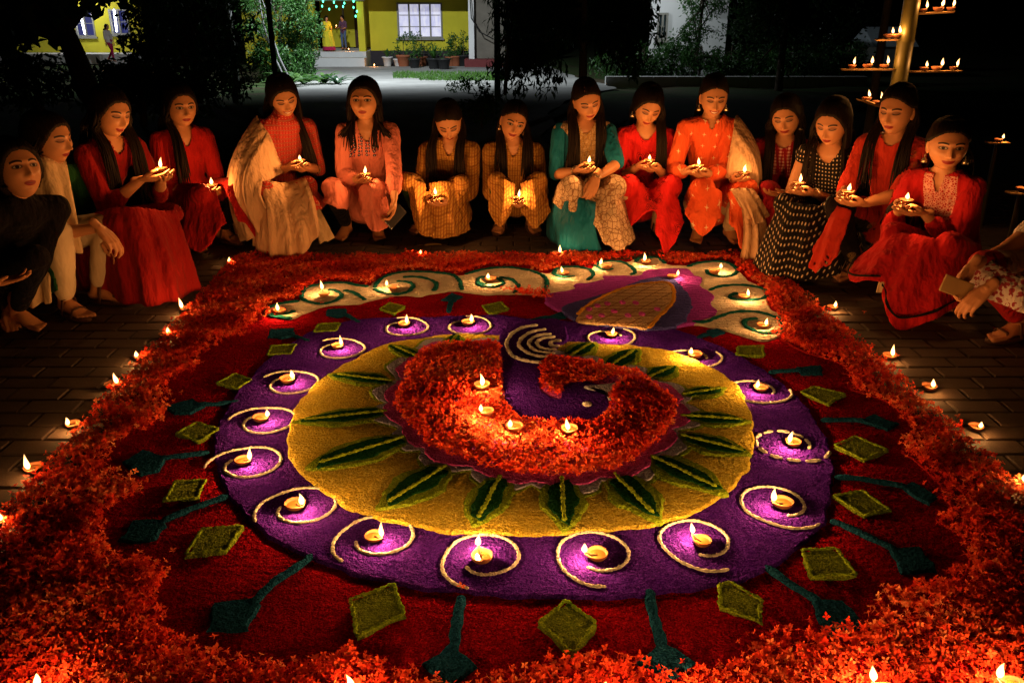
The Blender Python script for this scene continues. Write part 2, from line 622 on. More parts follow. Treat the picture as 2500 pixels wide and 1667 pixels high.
BED = Z3([(480,210),(600,165),(760,155),(960,170),(990,210),(1000,330),(1020,520),(1090,590),(1180,620),(1300,640),(1420,640),(1530,640),(1600,610),(1650,560),(1670,480),(1710,430),(1770,390),(1700,380),(1560,405),(1440,405),(1370,430),(1350,490),(1290,480),(1220,430),(1230,330),(1215,300),(1270,250),(1370,245),(1500,280),(1640,310),(1760,330),(1900,390),(2000,450),(2090,530),(2095,620),(2060,680),(2000,750),(1900,860),(1800,930),(1650,980),(1500,1000),(1250,1010),(1080,1000),(950,960),(760,910),(620,860),(500,800),(440,720),(350,640),(300,560),(310,480),(370,400),(370,330),(420,270)])
BED_OUT = Z3([(480,210),(600,165),(760,155),(960,170),(1100,230),(1270,250),(1370,245),(1500,280),(1640,310),(1760,330),(1900,390),(2000,450),(2090,530),(2095,620),(2060,680),(2000,750),(1900,860),(1800,930),(1650,980),(1500,1000),(1250,1010),(1080,1000),(950,960),(760,910),(620,860),(500,800),(440,720),(350,640),(300,560),(310,480),(370,400),(370,330),(420,270)])
FEATHER = Z2([(390,350),(480,330),(590,310),(600,270),(700,260),(790,240),(810,215),(950,210),(1060,210),(1100,175),(1250,160),(1350,160),(1420,170),(1460,210),(1520,230),(1500,290),(1560,320),(1610,370),(1570,400),(1600,440),(1630,470),(1580,510),(1480,540),(1430,560),(1150,600),(900,580),(640,540),(500,470),(400,410)])
FEATHER2 = Z2([(500,440),(700,370),(900,310),(1080,240),(1200,220),(1320,240),(1400,330),(1440,400),(1420,480),(1360,560),(1150,600),(900,580),(640,540)])
FEATHER3 = Z2([(620,490),(700,420),(850,340),(1000,290),(1150,265),(1260,265),(1300,300),(1310,370),(1280,430),(1200,510),(1130,590),(900,570),(640,540)])
NECK = Z3([(960,120),(1000,50),(1180,0),(1360,0),(1400,120),(1345,155),(1310,215),(1270,250),(1215,300),(1235,330),(1225,430),(1290,490),(1350,500),(1370,430),(1440,395),(1560,395),(1640,450),(1670,520),(1645,590),(1560,650),(1420,650),(1300,650),(1180,640),(1080,610),(1000,530),(985,400),(975,210)])

def build_rangoli():
    base = [tuple(G(u, v)) for u, v in ((575, 602), (1722, 596))] + [(RECT[2][0] - .08, 1.05, 0), (RECT[3][0] + .08, 1.05, 0)]
    v, f = slab(base, 0.0, 0.007, smooth=False, world=True)
    part("red_field", v, f, M_RED)
    rim = [G(u, q)[:2] for u, q in INNER]
    rim = np.array(rim)
    v, f = line([tuple(p) for p in rim[44:74]], 0.006, 0.008, world=True, seed=2)
    part("red_rim", v, f, mat_powder("bright_red_powder", (0.42, 0.02, 0.015)), smooth=True)
    v, f = slab(SCROLL, 0.0, 0.014)
    part("white_scroll_band", v, f, M_WHITE)
    greens = [Z1([(330,520),(200,505),(150,480),(150,450),(250,415),(380,395)]), Z1([(170,490),(300,485),(345,465)]),
      Z1([(395,375),(400,345),(440,300),(560,270),(700,265),(820,285),(880,292)]), Z1([(395,375),(460,405),(560,415),(660,385),(690,345),(640,320),(590,318)]), Z1([(700,320),(760,330),(820,360),(850,388)]),
      Z1([(920,300),(980,230),(1080,195),(1200,185),(1400,195),(1500,215),(1540,260),(1550,315)]), Z1([(920,310),(1000,340),(1100,345),(1180,320),(1200,280),(1160,260),(1090,255)]), Z1([(1130,225),(1250,225),(1340,250),(1370,285),(1350,322)]),
      Z1([(1580,205),(1700,170),(1850,155),(1980,165),(2080,190),(2140,220),(2160,280),(2130,350)]), Z1([(1660,260),(1700,290),(1790,295),(1850,270),(1820,240),(1730,225),(1670,235),(1670,265),(1720,275)]), Z1([(1820,225),(1900,240),(1950,280),(1930,338)]),
      Z2([(460,210),(450,195),(470,165),(540,150),(640,155),(710,175),(730,210),(690,245)]), Z2([(460,210),(520,225),(590,215)]),
      Z2([(745,145),(770,120),(830,110),(930,115),(1000,150),(1030,190),(1000,205)]), Z2([(760,150),(800,172),(870,165)]),
      Z2([(1030,115),(1060,90),(1120,82),(1200,88),(1240,125)]),
      Z2([(1410,150),(1450,130),(1540,115),(1640,112),(1720,130),(1760,170),(1740,205),(1680,220),(1600,215),(1550,195),(1545,175)]),
      Z2([(1570,320),(1640,290),(1760,282),(1880,290),(1960,312),(1975,350),(1940,380),(1830,390),(1730,380),(1720,355),(1760,340)]),
      Z2([(1440,545),(1540,545),(1620,510),(1740,475),(1860,470),(1980,490),(2070,530),(2100,580),(2050,620),(1950,625),(1860,600),(1810,560),(1830,530),(1900,520)])]
    for i, g in enumerate(greens):
        v, f = line(g, 0.0125, 0.015, seed=i, flat=0.45)
        part("green_scroll_line", v, f, M_GREENLINE, smooth=True)
    # tail feather behind the ring
    v, f = slab(FEATHER, 0.0, 0.018); o = part("tail_feather", v, f, M_MAGENTA)
    v, f = slab(FEATHER2, 0.01, 0.022); part("feather_band", v, f, M_SLATE, o)
    v, f = slab(FEATHER3, 0.012, 0.026); part("feather_eye", v, f, M_TAN, o)
    v, f = line(FEATHER3[:11], 0.010, 0.027, flat=0.5, seed=4); part("gold_outline", v, f, M_GOLD, o, True)
    P3 = np.array([G(*p, 0.026)[:2] for p in FEATHER3])
    # lattice ridges on the feather eye
    c0 = P3.mean(0)
    grid = MB()
    for k in range(-12, 13):
        for d, off in (((1.0, 0.0), (0.0, 0.048)), ((0.62, 0.78), (0.085, 0.0))):
            q = np.linspace(-0.8, 0.8, 240)[:, None] * np.array(d) + c0 + np.array(off) * k
            m = inside(q[:, 0], q[:, 1], P3)
            if m.sum() > 12:
                s = q[m]
                v, f = tube(np.column_stack([s[::6], np.full(len(s[::6]), 0.0265)]), [(0.0018, 0.0012)] * len(s[::6]), 6, lateral=(0, 1, 0))
                grid.add(v, f)
    grid.build("lattice", mat_powder("brown_line_powder", (0.20, 0.07, 0.03)), o)
    for cx, cy in Z2([(700,455),(760,430),(830,415),(940,408),(1035,410),(1190,455),(700,510),(790,500),(880,470),(980,500),(1080,490)]):
        c = G(cx, cy, 0.026)
        v, f = ellipsoid((c[0], c[1], 0.026), (0.017, 0.03, 0.006), nu=12, nv=6); part("pink_dab", v, f, M_PINK, o, True)
    # ring, disc, peacock
    v, f = slab(RING_OUT, 0.0, 0.0157); part("purple_ring", v, f, M_PURPLE)
    v, f = slab(YEL, 0.01, 0.024); part("yellow_disc", v, f, M_YELLOW)
    # scalloped collar round the flower bed
    B = np.array([G(*p, 0.03)[:2] for p in BED_OUT])
    c0 = B.mean(0)
    Bc = catmull(B, 360, True)
    ang = np.unwrap(np.arctan2(Bc[:, 1] - c0[1], Bc[:, 0] - c0[0]))
    rad = np.linalg.norm(Bc - c0, axis=1)
    for k, (gr, z, m, nm) in enumerate(((0.092, 0.027, M_LIME, "green_collar"), (0.078, 0.030, M_GREY, "white_collar"), (0.040, 0.033, M_PINK, "pink_collar"))):
        s = np.abs(np.sin(ang * 8.0)) ** 0.6
        R = rad + gr * (0.25 + 0.95 * s) + 0.006
        Q = np.column_stack([c0[0] + R * np.cos(ang), c0[1] + R * np.sin(ang)])
        v, f = slab([tuple(q) for q in Q], 0.015, z, world=True, n=300); part(nm, v, f, m)
    v, f = slab(NECK, 0.012, 0.036, amp=0.002); part("peacock_neck", v, f, M_PURPLE)
    e = G(*Z3([(1525, 540)])[0], 0.036)
    v, f = ellipsoid((e[0], e[1], 0.036), (0.019, 0.022, 0.006), nu=14, nv=6); part("peacock_eye", v, f, M_LINE, smooth=True)
    v, f = slab(Z3([(1505,418),(1640,405),(1770,385),(1720,430),(1665,500),(1620,455)]), 0.02, 0.044); part("peacock_beak", v, f, M_GREY)
    for i, g in enumerate([[(1205,35),(1090,60),(1010,140),(1040,220),(1120,260),(1225,272)], [(1255,62),(1150,85),(1090,150),(1130,205),(1210,232),(1300,232)],
              [(1288,92),(1200,105),(1150,150),(1190,195),(1260,212),(1315,212)], [(1312,110),(1240,120),(1203,155),(1240,185),(1325,190)],
              [(1352,135),(1310,135),(1285,150),(1310,168),(1345,165)]]):
        v, f = line(Z3(g), 0.0085, 0.039, seed=i); part("white_arc", v, f, M_LINE, smooth=True)
    # leaves on the yellow disc: base, tip, half width
    leaves = [((965,822),(893,790),.040), ((1028,800),(1052,766),.040), ((905,876),(753,858),.045), ((898,944),(668,968),.048), ((938,1002),(700,1074),.062),
      ((1032,1066),(868,1168),.060), ((1152,1088),(1090,1207),.050), ((1289,1092),(1298,1217),.050), ((1408,1084),(1517,1197),.056), ((1488,1044),(1672,1132),.056),
      ((1556,998),(1731,1042),.050), ((1556,954),(1727,966),.042), ((1562,907),(1672,890),.040), ((1487,868),(1556,838),.045), ((1398,843),(1466,799),.052), ((1308,818),(1367,784),.050)]
    for i, (b, t, w) in enumerate(leaves):
        B0, T0 = G(*b, .03)[:2], G(*t, .03)[:2]
        ax = T0 - B0; L = np.linalg.norm(ax); ax /= L
        no = np.array([-ax[1], ax[0]])
        w *= 1.42
        def lf(k, s0=0.0, s1=1.0):
            out = []
            for side in (1, -1):
                q = np.linspace(s0, s1, 12)
                if side < 0: q = q[::-1][1:-1]
                for s in q:
                    prof = math.sin(math.pi * s ** 0.85) ** 0.8 if 0 < s < 1 else 0.0
                    out.append(tuple(B0 + ax * L * s + no * side * w * k * prof))
            return out
        v, f = slab(lf(1.0), 0.016, 0.031, world=True, n=70, amp=0.004); o = part("powder_leaf", v, f, M_LIME)
        v, f = slab(lf(0.62, 0.08, 0.92), 0.02, 0.0335, world=True, n=60, bev=0.004, amp=0.004); part("leaf_blade", v, f, M_DARKGREEN, o)
        v, f = line([tuple(B0 + ax * L * s) for s in (0.05, 0.35, 0.6, 0.86)], 0.0065, 0.034, world=True, seed=i, bead=0.3); part("midrib", v, f, M_LIME, o, True)
    # green lozenges on the red field
    loz = [Z1([(1030,408),(1142,435),(1070,487),(963,455)]), Z1([(1695,432),(1830,403),(1888,455),(1750,492)]), Z1([(520,560),(678,555),(650,610),(488,620)]), Z1([(180,715),(362,708),(322,775),(158,782)]),
      [(495,880),(540,858),(578,872),(545,893)], [(403,995),(452,969),(504,985),(455,1014)], [(402,1104),(472,1102),(455,1145),(377,1148)], Z4([(1160,680),(1392,662),(1300,812),(1058,832)]),
      [(803,1375),(905,1339),(930,1411),(820,1462)], [(1235,1430),(1300,1377),(1371,1430),(1318,1502)], Z6([(362,1000),(430,988),(615,1090),(602,1220),(368,1130)]), Z6([(836,800),(1040,793),(1155,947),(900,962)]),
      Z6([(1015,490),(1190,463),(1350,577),(1200,608)]), Z6([(1022,205),(1150,153),(1335,230),(1200,288)]), [(1838,900),(1870,887),(1940,905),(1900,929)], Z2([(1768,722),(1950,716),(1957,792),(1757,787)])]
    for i, q in enumerate(loz):
        v, f = slab(q, 0.0, 0.0165, smooth=False, amp=0.004, bev=.005); o = part("green_lozenge", v, f, M_OLIVE)
        qq = [G(*p, .016)[:2] for p in q] ; c = np.mean(qq, 0)
        qq = [tuple(c + (p - c) * 0.95) for p in qq]
        den = []
        for k in range(len(qq)):
            a, b = np.array(qq[k]), np.array(qq[(k + 1) % len(qq)])
            den += [tuple(a + (b - a) * s) for s in (0, 0.33, 0.66)]
        v, f = line(den + den[:1], 0.0055, 0.0172, world=True, seed=i, flat=0.5, bead=0.3); part("lime_outline", v, f, M_LIME, o, True)
    # teal paddles with stems pointing at the ring
    pad = [(Z1([(580,450),(720,445),(735,490),(650,507),(568,495)]), Z1([(700,485),(760,515),(820,555)])), (Z1([(180,595),(345,588),(345,640),(260,662),(158,650)]), Z1([(320,640),(390,660),(450,690)])),
      (Z1([(1400,382),(1480,333),(1562,360),(1500,397)]), Z1([(1485,380),(1470,425),(1455,475)])), (Z1([(2168,502),(2290,468),(2302,510),(2180,522)]), Z1([(2190,508),(2110,520),(2040,545)])),
      ([(380,930),(440,914),(472,930),(440,947),(400,951)], [(450,930),(500,927),(546,922)]), ([(275,1060),(330,1032),(382,1045),(365,1080),(320,1092)], [(365,1052),(420,1047),(478,1038)]),
      (Z4([(678,752),(760,625),(940,618),(965,660),(880,742),(760,757)]), Z4([(930,640),(1100,570),(1300,498)])), (Z4([(1178,1258),(1240,1090),(1430,1083),(1485,1110),(1410,1252)]), Z4([(1440,1110),(1600,970),(1792,838)])),
      ([(968,1527),(1040,1473),(1100,1522),(1040,1572)], [(1040,1490),(1048,1430),(1063,1370)]), ([(1460,1512),(1520,1463),(1597,1517),(1535,1567)], [(1522,1490),(1505,1420),(1489,1358)]),
      (Z6([(898,1090),(1090,1088),(1205,1240),(1060,1288),(990,1282)]), Z6([(950,1110),(800,1010),(638,903)])), (Z6([(1348,790),(1530,783),(1614,922),(1420,927)]), Z6([(1390,810),(1200,715),(1008,638)])),
      (Z6([(1408,440),(1480,408),(1634,492),(1560,537)]), Z6([(1440,440),(1240,405),(1038,385)])), (Z6([(1178,60),(1250,23),(1394,77),(1340,112)]), Z6([(1200,60),(1080,60),(958,60)])),
      ([(1828,841),(1886,837),(1890,858),(1840,860)], [(1840,850),(1800,852),(1768,857)]), (Z2([(1540,602),(1620,588),(1675,620),(1600,652)]), Z2([(1570,630),(1520,645),(1480,672)]))]
    for i, (q, s) in enumerate(pad):
        v, f = slab(q, 0.0, 0.0150, smooth=False, amp=0.004, bev=.005); o = part("teal_paddle", v, f, M_TEAL)
        v, f = line(s, 0.014, 0.011, seed=i, flat=0.5, bead=0.1); part("paddle_stem", v, f, M_TEAL, o, True)

build_rangoli()

# ------------------------------------------------------------------ heaped flowers
def mat_petal():
    t = NT("ixora_petal")
    a = t.sep(t.attr("tint"))
    c = t.ramp(a[0], [(0.0, (0.56, 0.022, 0.012)), (0.35, (0.76, 0.048, 0.018)), (0.75, (0.90, 0.13, 0.045)), (1.0, (0.95, 0.32, 0.14))])
    t.fin(c, 0.7, 0.12)
    tr = t.n('ShaderNodeBsdfTranslucent'); t.l(c, tr.inputs[0])
    mx = t.n('ShaderNodeMixShader'); mx.inputs[0].default_value = 0.42
    t.l(t.b.outputs[0], mx.inputs[1]); t.l(tr.outputs[0], mx.inputs[2]); t.l(mx.outputs[0], t.out.inputs[0])
    return t.m
M_PETAL = mat_petal()

def floret_shape(rng, four=4):
    V = [(0, 0, 0)]
    F = []
    for k in range(four):
        a = 2 * math.pi * k / four + rng.uniform(-.25, .25)
        L = rng.uniform(.8, 1.1); w = rng.uniform(.24, .34)
        up = rng.uniform(-.15, .55)
        ca, sa = math.cos(a), math.sin(a)
        for (r, s, z) in ((0.5 * L, w, 0.10 + up * .35), (1.0 * L, 0, up), (0.5 * L, -w, 0.10 + up * .35)):
            V.append((r * ca - s * sa, r * sa + s * ca, z))
        b = 1 + 3 * k
        F += [(0, b + 2, b + 1), (0, b + 1, b)]
    # the thin tube under the petals
    b = len(V)
    V += [(0.09, 0, 0), (-0.05, 0.08, 0), (-0.05, -0.08, 0), (0.12, 0.1, -1.1)]
    F += [(b, b + 3, b + 1), (b + 1, b + 3, b + 2), (b + 2, b + 3, b)]
    return np.array(V), np.array(F)

def rot_rand(rng, n, tilt):
    """n random rotations, tilted up to tilt radians from upright"""
    a = rng.uniform(0, 2 * math.pi, n); b = rng.uniform(0, 2 * math.pi, n)
    t = tilt * np.sqrt(rng.uniform(0, 1, n))
    def rz(x):
        R = np.zeros((n, 3, 3)); R[:, 0, 0] = np.cos(x); R[:, 0, 1] = -np.sin(x); R[:, 1, 0] = np.sin(x); R[:, 1, 1] = np.cos(x); R[:, 2, 2] = 1
        return R
    def rx(x):
        R = np.zeros((n, 3, 3)); R[:, 0, 0] = 1; R[:, 1, 1] = np.cos(x); R[:, 1, 2] = -np.sin(x); R[:, 2, 1] = np.sin(x); R[:, 2, 2] = np.cos(x)
        return R
    return rz(b) @ rx(t) @ rz(a)

def heap(thing, xy, z, seed, size=0.0118, single=300):
    rng = np.random.default_rng(seed)
    pr = random.Random(seed)
    shapes = [floret_shape(pr) for _ in range(6)]
    n = len(xy)
    order = np.argsort(xy[:, 1] - z * 6 + rng.uniform(0, 0.15, n))   # the near, upper ones first
    xy, z = xy[order], z[order]
    kind = rng.integers(0, 6, n)
    R = rot_rand(rng, n, 1.15)
    S = size * rng.uniform(0.7, 1.25, n)
    # freshness goes by the handful, not by the floret
    tint = np.clip(0.5 + 0.28 * np.sin(xy[:, 0] * 9 + 1.3 * np.sin(xy[:, 1] * 7)) * np.sin(xy[:, 1] * 11 + 2) + rng.normal(0, 0.22, n), 0, 1)
    vis = np.ones(n, bool)
    if single:
        dep = xy[:, 1] * CP + (H_CAM - z) * SP
        u = xy[:, 0] / dep * F_PX + 1250
        v = 833.5 - F_PX * ((z - H_CAM) * CP + xy[:, 1] * SP) / dep
        vis = (u > -20) & (u < 2520) & (v < 1690)
    pick = np.zeros(n, bool)
    idx = np.nonzero(vis & (z > np.quantile(z, 0.55)))[0][:single]
    pick[idx] = True
    VV = []; FF = []; TT = []; base = 0
    for k in range(6):
        sel = np.nonzero((kind == k) & ~pick)[0]
        sv, sf = shapes[k]
        P = np.einsum('nij,vj->nvi', R[sel], sv) * S[sel][:, None, None]
        P[:, :, 0] += xy[sel, 0][:, None]; P[:, :, 1] += xy[sel, 1][:, None]; P[:, :, 2] += z[sel][:, None]
        m = len(sv)
        VV.append(P.reshape(-1, 3))
        FF.append((sf[None] + (np.arange(len(sel)) * m + base)[:, None, None]).reshape(-1, 3))
        TT.append(np.repeat(tint[sel], m))
        base += len(sel) * m
    V = np.concatenate(VV); Fc = np.concatenate(FF); T = np.concatenate(TT)
    V[:, 2] = np.maximum(V[:, 2], 0.008)
    me = bpy.data.meshes.new("flower_mass")
    me.vertices.add(len(V)); me.vertices.foreach_set('co', V.ravel())
    me.loops.add(len(Fc) * 3); me.loops.foreach_set('vertex_index', Fc.ravel().astype(np.int32))
    me.polygons.add(len(Fc)); me.polygons.foreach_set('loop_start', np.arange(len(Fc), dtype=np.int32) * 3)
    me.update(calc_edges=True)
    vattr(me, "tint", np.column_stack([T, T, T]))
    o = link("flower_mass", me, M_PETAL, thing); o['kind'] = 'stuff'
    meshes = []
    for k in range(6):
        for q in (0.25, 0.5, 0.8):
            fm = bpy.data.meshes.new("floret")
            fm.from_pydata(shapes[k][0].tolist(), [], shapes[k][1].tolist())
            vattr(fm, "tint", np.full((len(shapes[k][0]), 3), q))
            fm.materials.append(M_PETAL)
            meshes.append(fm)
    for i in idx:
        q = 0 if tint[i] < .38 else (1 if tint[i] < .65 else 2)
        f = bpy.data.objects.new("floret", meshes[kind[i] * 3 + q])
        COL.objects.link(f); f.parent = thing
        M = np.eye(4); M[:3, :3] = R[i] * S[i]; M[:3, 3] = (xy[i, 0], xy[i, 1], z[i])
        f.matrix_local = Matrix(M.tolist())

def sample(poly, dens, rng, excl=(), jitter=0.0):
    P = np.asarray(poly)[:, :2]
    lo, hi = P.min(0), P.max(0)
    n = int((hi[0] - lo[0]) * (hi[1] - lo[1]) * dens)
    x = rng.uniform(lo[0], hi[0], n); y = rng.uniform(lo[1], hi[1], n)
    jx = x + rng.normal(0, jitter, n); jy = y + rng.normal(0, jitter, n)
    m = inside(jx, jy, P)
    for e in excl:
        m &= ~inside(jx, jy, np.asarray(e)[:, :2])
    return np.column_stack([x[m], y[m]])

rng = np.random.default_rng(3)
INNER_W = np.array([G(*p)[:2] for p in INNER])
SCROLL_W = np.array([G(*p)[:2] for p in SCROLL])
FEATHER_W = np.array([G(*p)[:2] for p in FEATHER])
BED_W = np.array([G(*p, .03)[:2] for p in BED])
NECK_W = np.array([G(*p, .03)[:2] for p in NECK]); NECK_W = NECK_W.mean(0) + (NECK_W - NECK_W.mean(0)) * 1.03 + np.array([0, -.012])

def heap_height(xy, top):
    x, y = xy[:, 0], xy[:, 1]
    b = 0.65 + 0.35 * np.sin(x * 13 + 1.5 * np.sin(y * 9)) * np.sin(y * 15 + 1.1 * np.sin(x * 7))
    return top * b

fb = empty("flower_border", (0, 0, 0), "wide border of heaped red ixora florets framing the powder picture", "flower border")
xy = sample(RECT, 10500, rng, (INNER_W, SCROLL_W, FEATHER_W), 0.018)
xy = xy[xy[:, 1] > 1.12]
hz = heap_height(xy, 0.038)
heap(fb, xy, 0.008 + hz * rng.uniform(0.1, 1.0, len(xy)) ** 0.6, 21)
fm_ = empty("flower_bed", (0, 0, 0), "curved bed of red ixora florets round the peacock in the middle", "flower bed")
xy = sample(BED_W, 13500, rng, (NECK_W,), 0.003)
hz = heap_height(xy, 0.028)
heap(fm_, xy, 0.034 + hz * rng.uniform(0.1, 1.0, len(xy)) ** 0.6, 22, 0.0125)

# fallen single florets
for i, (u, v) in enumerate([(376,820),(418,912),(400,1278),(440,1482),(1060,1360),(2198,960),(2060,820),(1985,720),(2040,705)]):
    p = G(u, v, 0.008)
    sv, sf = floret_shape(random.Random(100 + i))
    a = i * 1.3
    Rz = np.array([[math.cos(a), -math.sin(a), 0], [math.sin(a), math.cos(a), 0], [0, 0, 1]])
    me = bpy.data.meshes.new("fallen_floret")
    me.from_pydata(((sv @ Rz.T) * 0.014 + [0, 0, .012]).tolist(), [], sf.tolist())
    vattr(me, "tint", np.full((len(sv), 3), 0.8)); me.materials.append(M_PETAL)
    o = link("fallen_floret", me, None, None, (p[0], p[1], 0.016 if 5 > i else 0.004))
    where = ["on dark paving beside the border, left of the frame", "on red powder above a teal paddle, left side", "lying alone near the lower left scallop point",
             "on dark red powder at lower left, below a teal paddle", "at the purple ring's lower edge, beside a spiral's end", "on lit paving right of the border by a lamp",
             "on dark paving right of the border, between two lamps", "on paving right of the border near the uppermost side lamp", "on lit paving beyond the uppermost right lamp"][i]
    tag(o, "single fallen red floret " + where, "flower", "single fallen florets")

# ------------------------------------------------------------------ clay lamps
def mat_clay():
    t = NT("fired_clay")
    co = t.coord()
    c = t.mix(t.noise(60, 4, co), (0.22, 0.080, 0.030), (0.36, 0.15, 0.065))
    g_ = t.n('ShaderNodeNewGeometry').outputs['Position']
    c = t.mix(t.soft(t.noise(9, 2, g_), 0.42, 0.62), c, (0.13, 0.045, 0.02))
    t.bump(t.noise(140, 3, co), 0.35, 0.003)
    return t.fin(c, 0.7, 0.35)
M_CLAY = mat_clay()
M_OIL = plain("lamp_oil", (0.20, 0.08, 0.02), 0.12, 0.6, 0.1)
M_WICK = plain("charred_wick", (0.10, 0.07, 0.05), 0.9, 0.1)

def mat_flame():
    t = NT("flame")
    z = t.sep(t.coord('Generated'))[2]
    c = t.ramp(z, [(0.0, (1.0, 0.42, 0.10)), (0.25, (1.0, 0.72, 0.34)), (0.65, (1.0, 0.66, 0.26)), (1.0, (1.0, 0.36, 0.06))])
    s = t.ramp(z, [(0.0, (0.12,) * 3), (0.25, (1.0,) * 3), (0.7, (0.75,) * 3), (1.0, (0.10,) * 3)])
    e = t.n('ShaderNodeEmission'); e.inputs[0].default_value = (1.0, 0.50, 0.16, 1); e.inputs[1].default_value = 900.0
    t.l(e.outputs[0], t.out.inputs['Volume'])         # glowing gas: thin at the edge, dense in the middle
    for ln in list(t.out.inputs['Surface'].links):
        t.t.links.remove(ln)
    t.m.cycles.homogeneous_volume = True
    t.m.cycles.emission_sampling = 'NONE'
    return t.m
M_FLAME = mat_flame()

def bowl_mesh(seed):
    r = random.Random(seed)
    prof = [(0.0005, 0.0), (0.012, 0.0), (0.021, 0.006), (0.0265, 0.013), (0.0285, 0.0195), (0.0275, 0.0215), (0.0255, 0.0195), (0.022, 0.012), (0.014, 0.007), (0.0005, 0.006)]
    V, F = lathe(prof, 22)
    a = np.arctan2(V[:, 1], V[:, 0])
    pin = np.exp(-(a / 0.33) ** 2) * (V[:, 2] / 0.02)
    k = 1 + 0.30 * pin
    V = V.copy()
    V[:, 0] *= k
    V[:, 1] *= 1 - 0.05 * pin
    V[:, 2] += 0.0018 * pin + 0.0006 * np.sin(a * 3 + r.random() * 6) * (V[:, 2] / 0.02)
    V[:, :2] *= (1 + 0.025 * np.sin(a * 2 + r.random() * 6))[:, None]
    me = MB().add(V, F).mesh("bowl"); me.materials.append(M_CLAY)
    return me

def flame_mesh(seed, tall=1.0):
    r = random.Random(seed)
    prof = [(0.0004, 0.0), (0.0034, 0.002), (0.0068, 0.0065), (0.0080, 0.011), (0.0074, 0.017), (0.0054, 0.0235), (0.0034, 0.030), (0.0016, 0.036), (0.0001, 0.040)]
    V, F = lathe(prof, 12)
    t = V[:, 2] / 0.04
    V[:, 2] *= tall
    V[:, 0] += 0.007 * r.uniform(-1, 1) * t ** 2 + 0.0015 * np.sin(t * 5 + seed)
    V[:, 1] += 0.007 * r.uniform(-1, 1) * t ** 2
    me = MB().add(V, F).mesh("flame"); me.materials.append(M_FLAME)
    return me

BOWLS = [bowl_mesh(i) for i in range(4)]
FLAMES = [flame_mesh(i, t) for i, t in enumerate((0.85, 1.05, 1.25, 0.7, 0.95))]
v_, f_ = lathe([(0.0005, 0.0128), (0.022, 0.0135)], 20)
OILM = MB().add(v_, f_).mesh("oil"); OILM.materials.append(M_OIL)
v_, f_ = tube([(0.004, 0.003, 0.0145), (0.018, 0.001, 0.0175), (0.031, 0.0, 0.0245), (0.0345, 0, 0.029)], [0.0022, 0.0026, 0.0024, 0.0018], 7)
WICKM = MB().add(v_, f_).mesh("wick"); WICKM.materials.append(M_WICK)
lamp_no = [0]
LGT = {}

def diya(p, yaw, label, group, power=0.8, scale=1.0, flame=None, tilt=0.0, gain=1.0):
    i = lamp_no[0]; lamp_no[0] += 1
    t = empty("clay_lamp", tuple(p), label, "oil lamp", group)
    t.rotation_euler = (0, tilt, yaw)
    t.scale = (scale * (1 + .10 * math.sin(i * 2.4)),) * 3
    link("bowl", BOWLS[i % 4], None, t)
    link("oil", OILM, None, t)
    link("wick", WICKM, None, t)
    fo = link("flame", FLAMES[(i * 3 + 1) % 5 if flame is None else flame], None, t, (0.0345, 0, 0.0275))
    fo.rotation_euler = (0, -tilt, i * 1.1)
    ld = bpy.data.lights.new("flame_light", 'POINT')
    ld.energy = power
    ld.color = FLAME_RGB
    ld.shadow_soft_size = 0.006
    lo = bpy.data.objects.new("flame_light", ld)
    COL.objects.link(lo); lo.parent = t
    lo.location = (0.037, 0, 0.037)
    return t

def diya_px(b, fl, z, label, group, power=0.8, **kw):
    """bowl seen at b, flame seen at fl, standing at level z"""
    p = G(*b, z + 0.012); p[2] = z
    q = G(*fl, z + 0.045)
    return diya(p, math.atan2(q[1] - p[1], q[0] - p[0]), label, group, power, **kw)

# on the purple ring, each inside a white spiral
RINGL = [((928,744),(944,742),"beside the left end of the upper red field"), ((1075,741),(1090,735),"just left of the peacock's striped arcs"), ((775,794),(800,790),"upper left, below two teal paddles"),
  ((660,872),(682,864),"left side, level with the uppermost long leaf"), ((598,960),(622,948),"left side, level with the pointed leaf tip"), ((557,1058),(584,1046),"far left, nearest the left edge of the ring"),
  ((678,1160),(700,1152),"lower left, with a long hooked tail"), ((858,1232),(863,1212),"lower left, above the squarish lozenge"), ((1107,1280),(1106,1255),"bottom left of centre, above a teal paddle stem"),
  ((1372,1274),(1350,1254),"bottom right of centre, with a crumbled rim"), ((1613,1243),(1606,1216),"lower right, above a lime lozenge"), ((1798,1156),(1777,1140),"right side, its spiral tail reaching the red edge"),
  ((1822,1016),(1799,1016),"right side, inside a dashed spiral"), ((1747,891),(1722,891),"upper right, level with the smallest leaves"), ((1596,815),(1578,812),"upper right, below the tail feather"), ((1404,768),(1418,776),"top, right of the striped arcs")]
C0 = np.mean([G(*p)[:2] for p in RING_OUT], 0)
for i, (b, fl, w) in enumerate(RINGL):
    diya_px(b, fl, 0.016, "lit clay lamp on the purple ring, " + w, "lamps on the purple ring", 3.0)
    p = G(*b, 0.028)[:2]
    out = math.atan2(p[1] - C0[1], p[0] - C0[0])
    path = []
    dash = i == 12
    for s in np.linspace(0, 1, 40):
        a = out - 0.12 - s * 2 * math.pi * 1.12
        r = 0.140 - 0.035 * smoothstep(0, 0.22, s) - 0.015 * s - 0.042 * smoothstep(0.62, 1.0, s)
        c = p - 0.022 * np.array([math.cos(out), math.sin(out)]) * (1 - smoothstep(0.6, 1, s))
        path.append((c[0] + r * math.cos(a), c[1] + r * math.sin(a)))
    if dash:
        o = None
        for k in range(0, 36, 3):
            v, f = line(path[k:k + 3], 0.0065, 0.018, world=True, seed=k, n=6)
            q = part("spiral_dash", v, f, M_LINE, o, True)
    else:
        v, f = line(path, 0.0050, 0.0175, world=True, seed=i, n=130, bead=0.2)
        part("white_spiral", v, f, M_LINE, smooth=True)

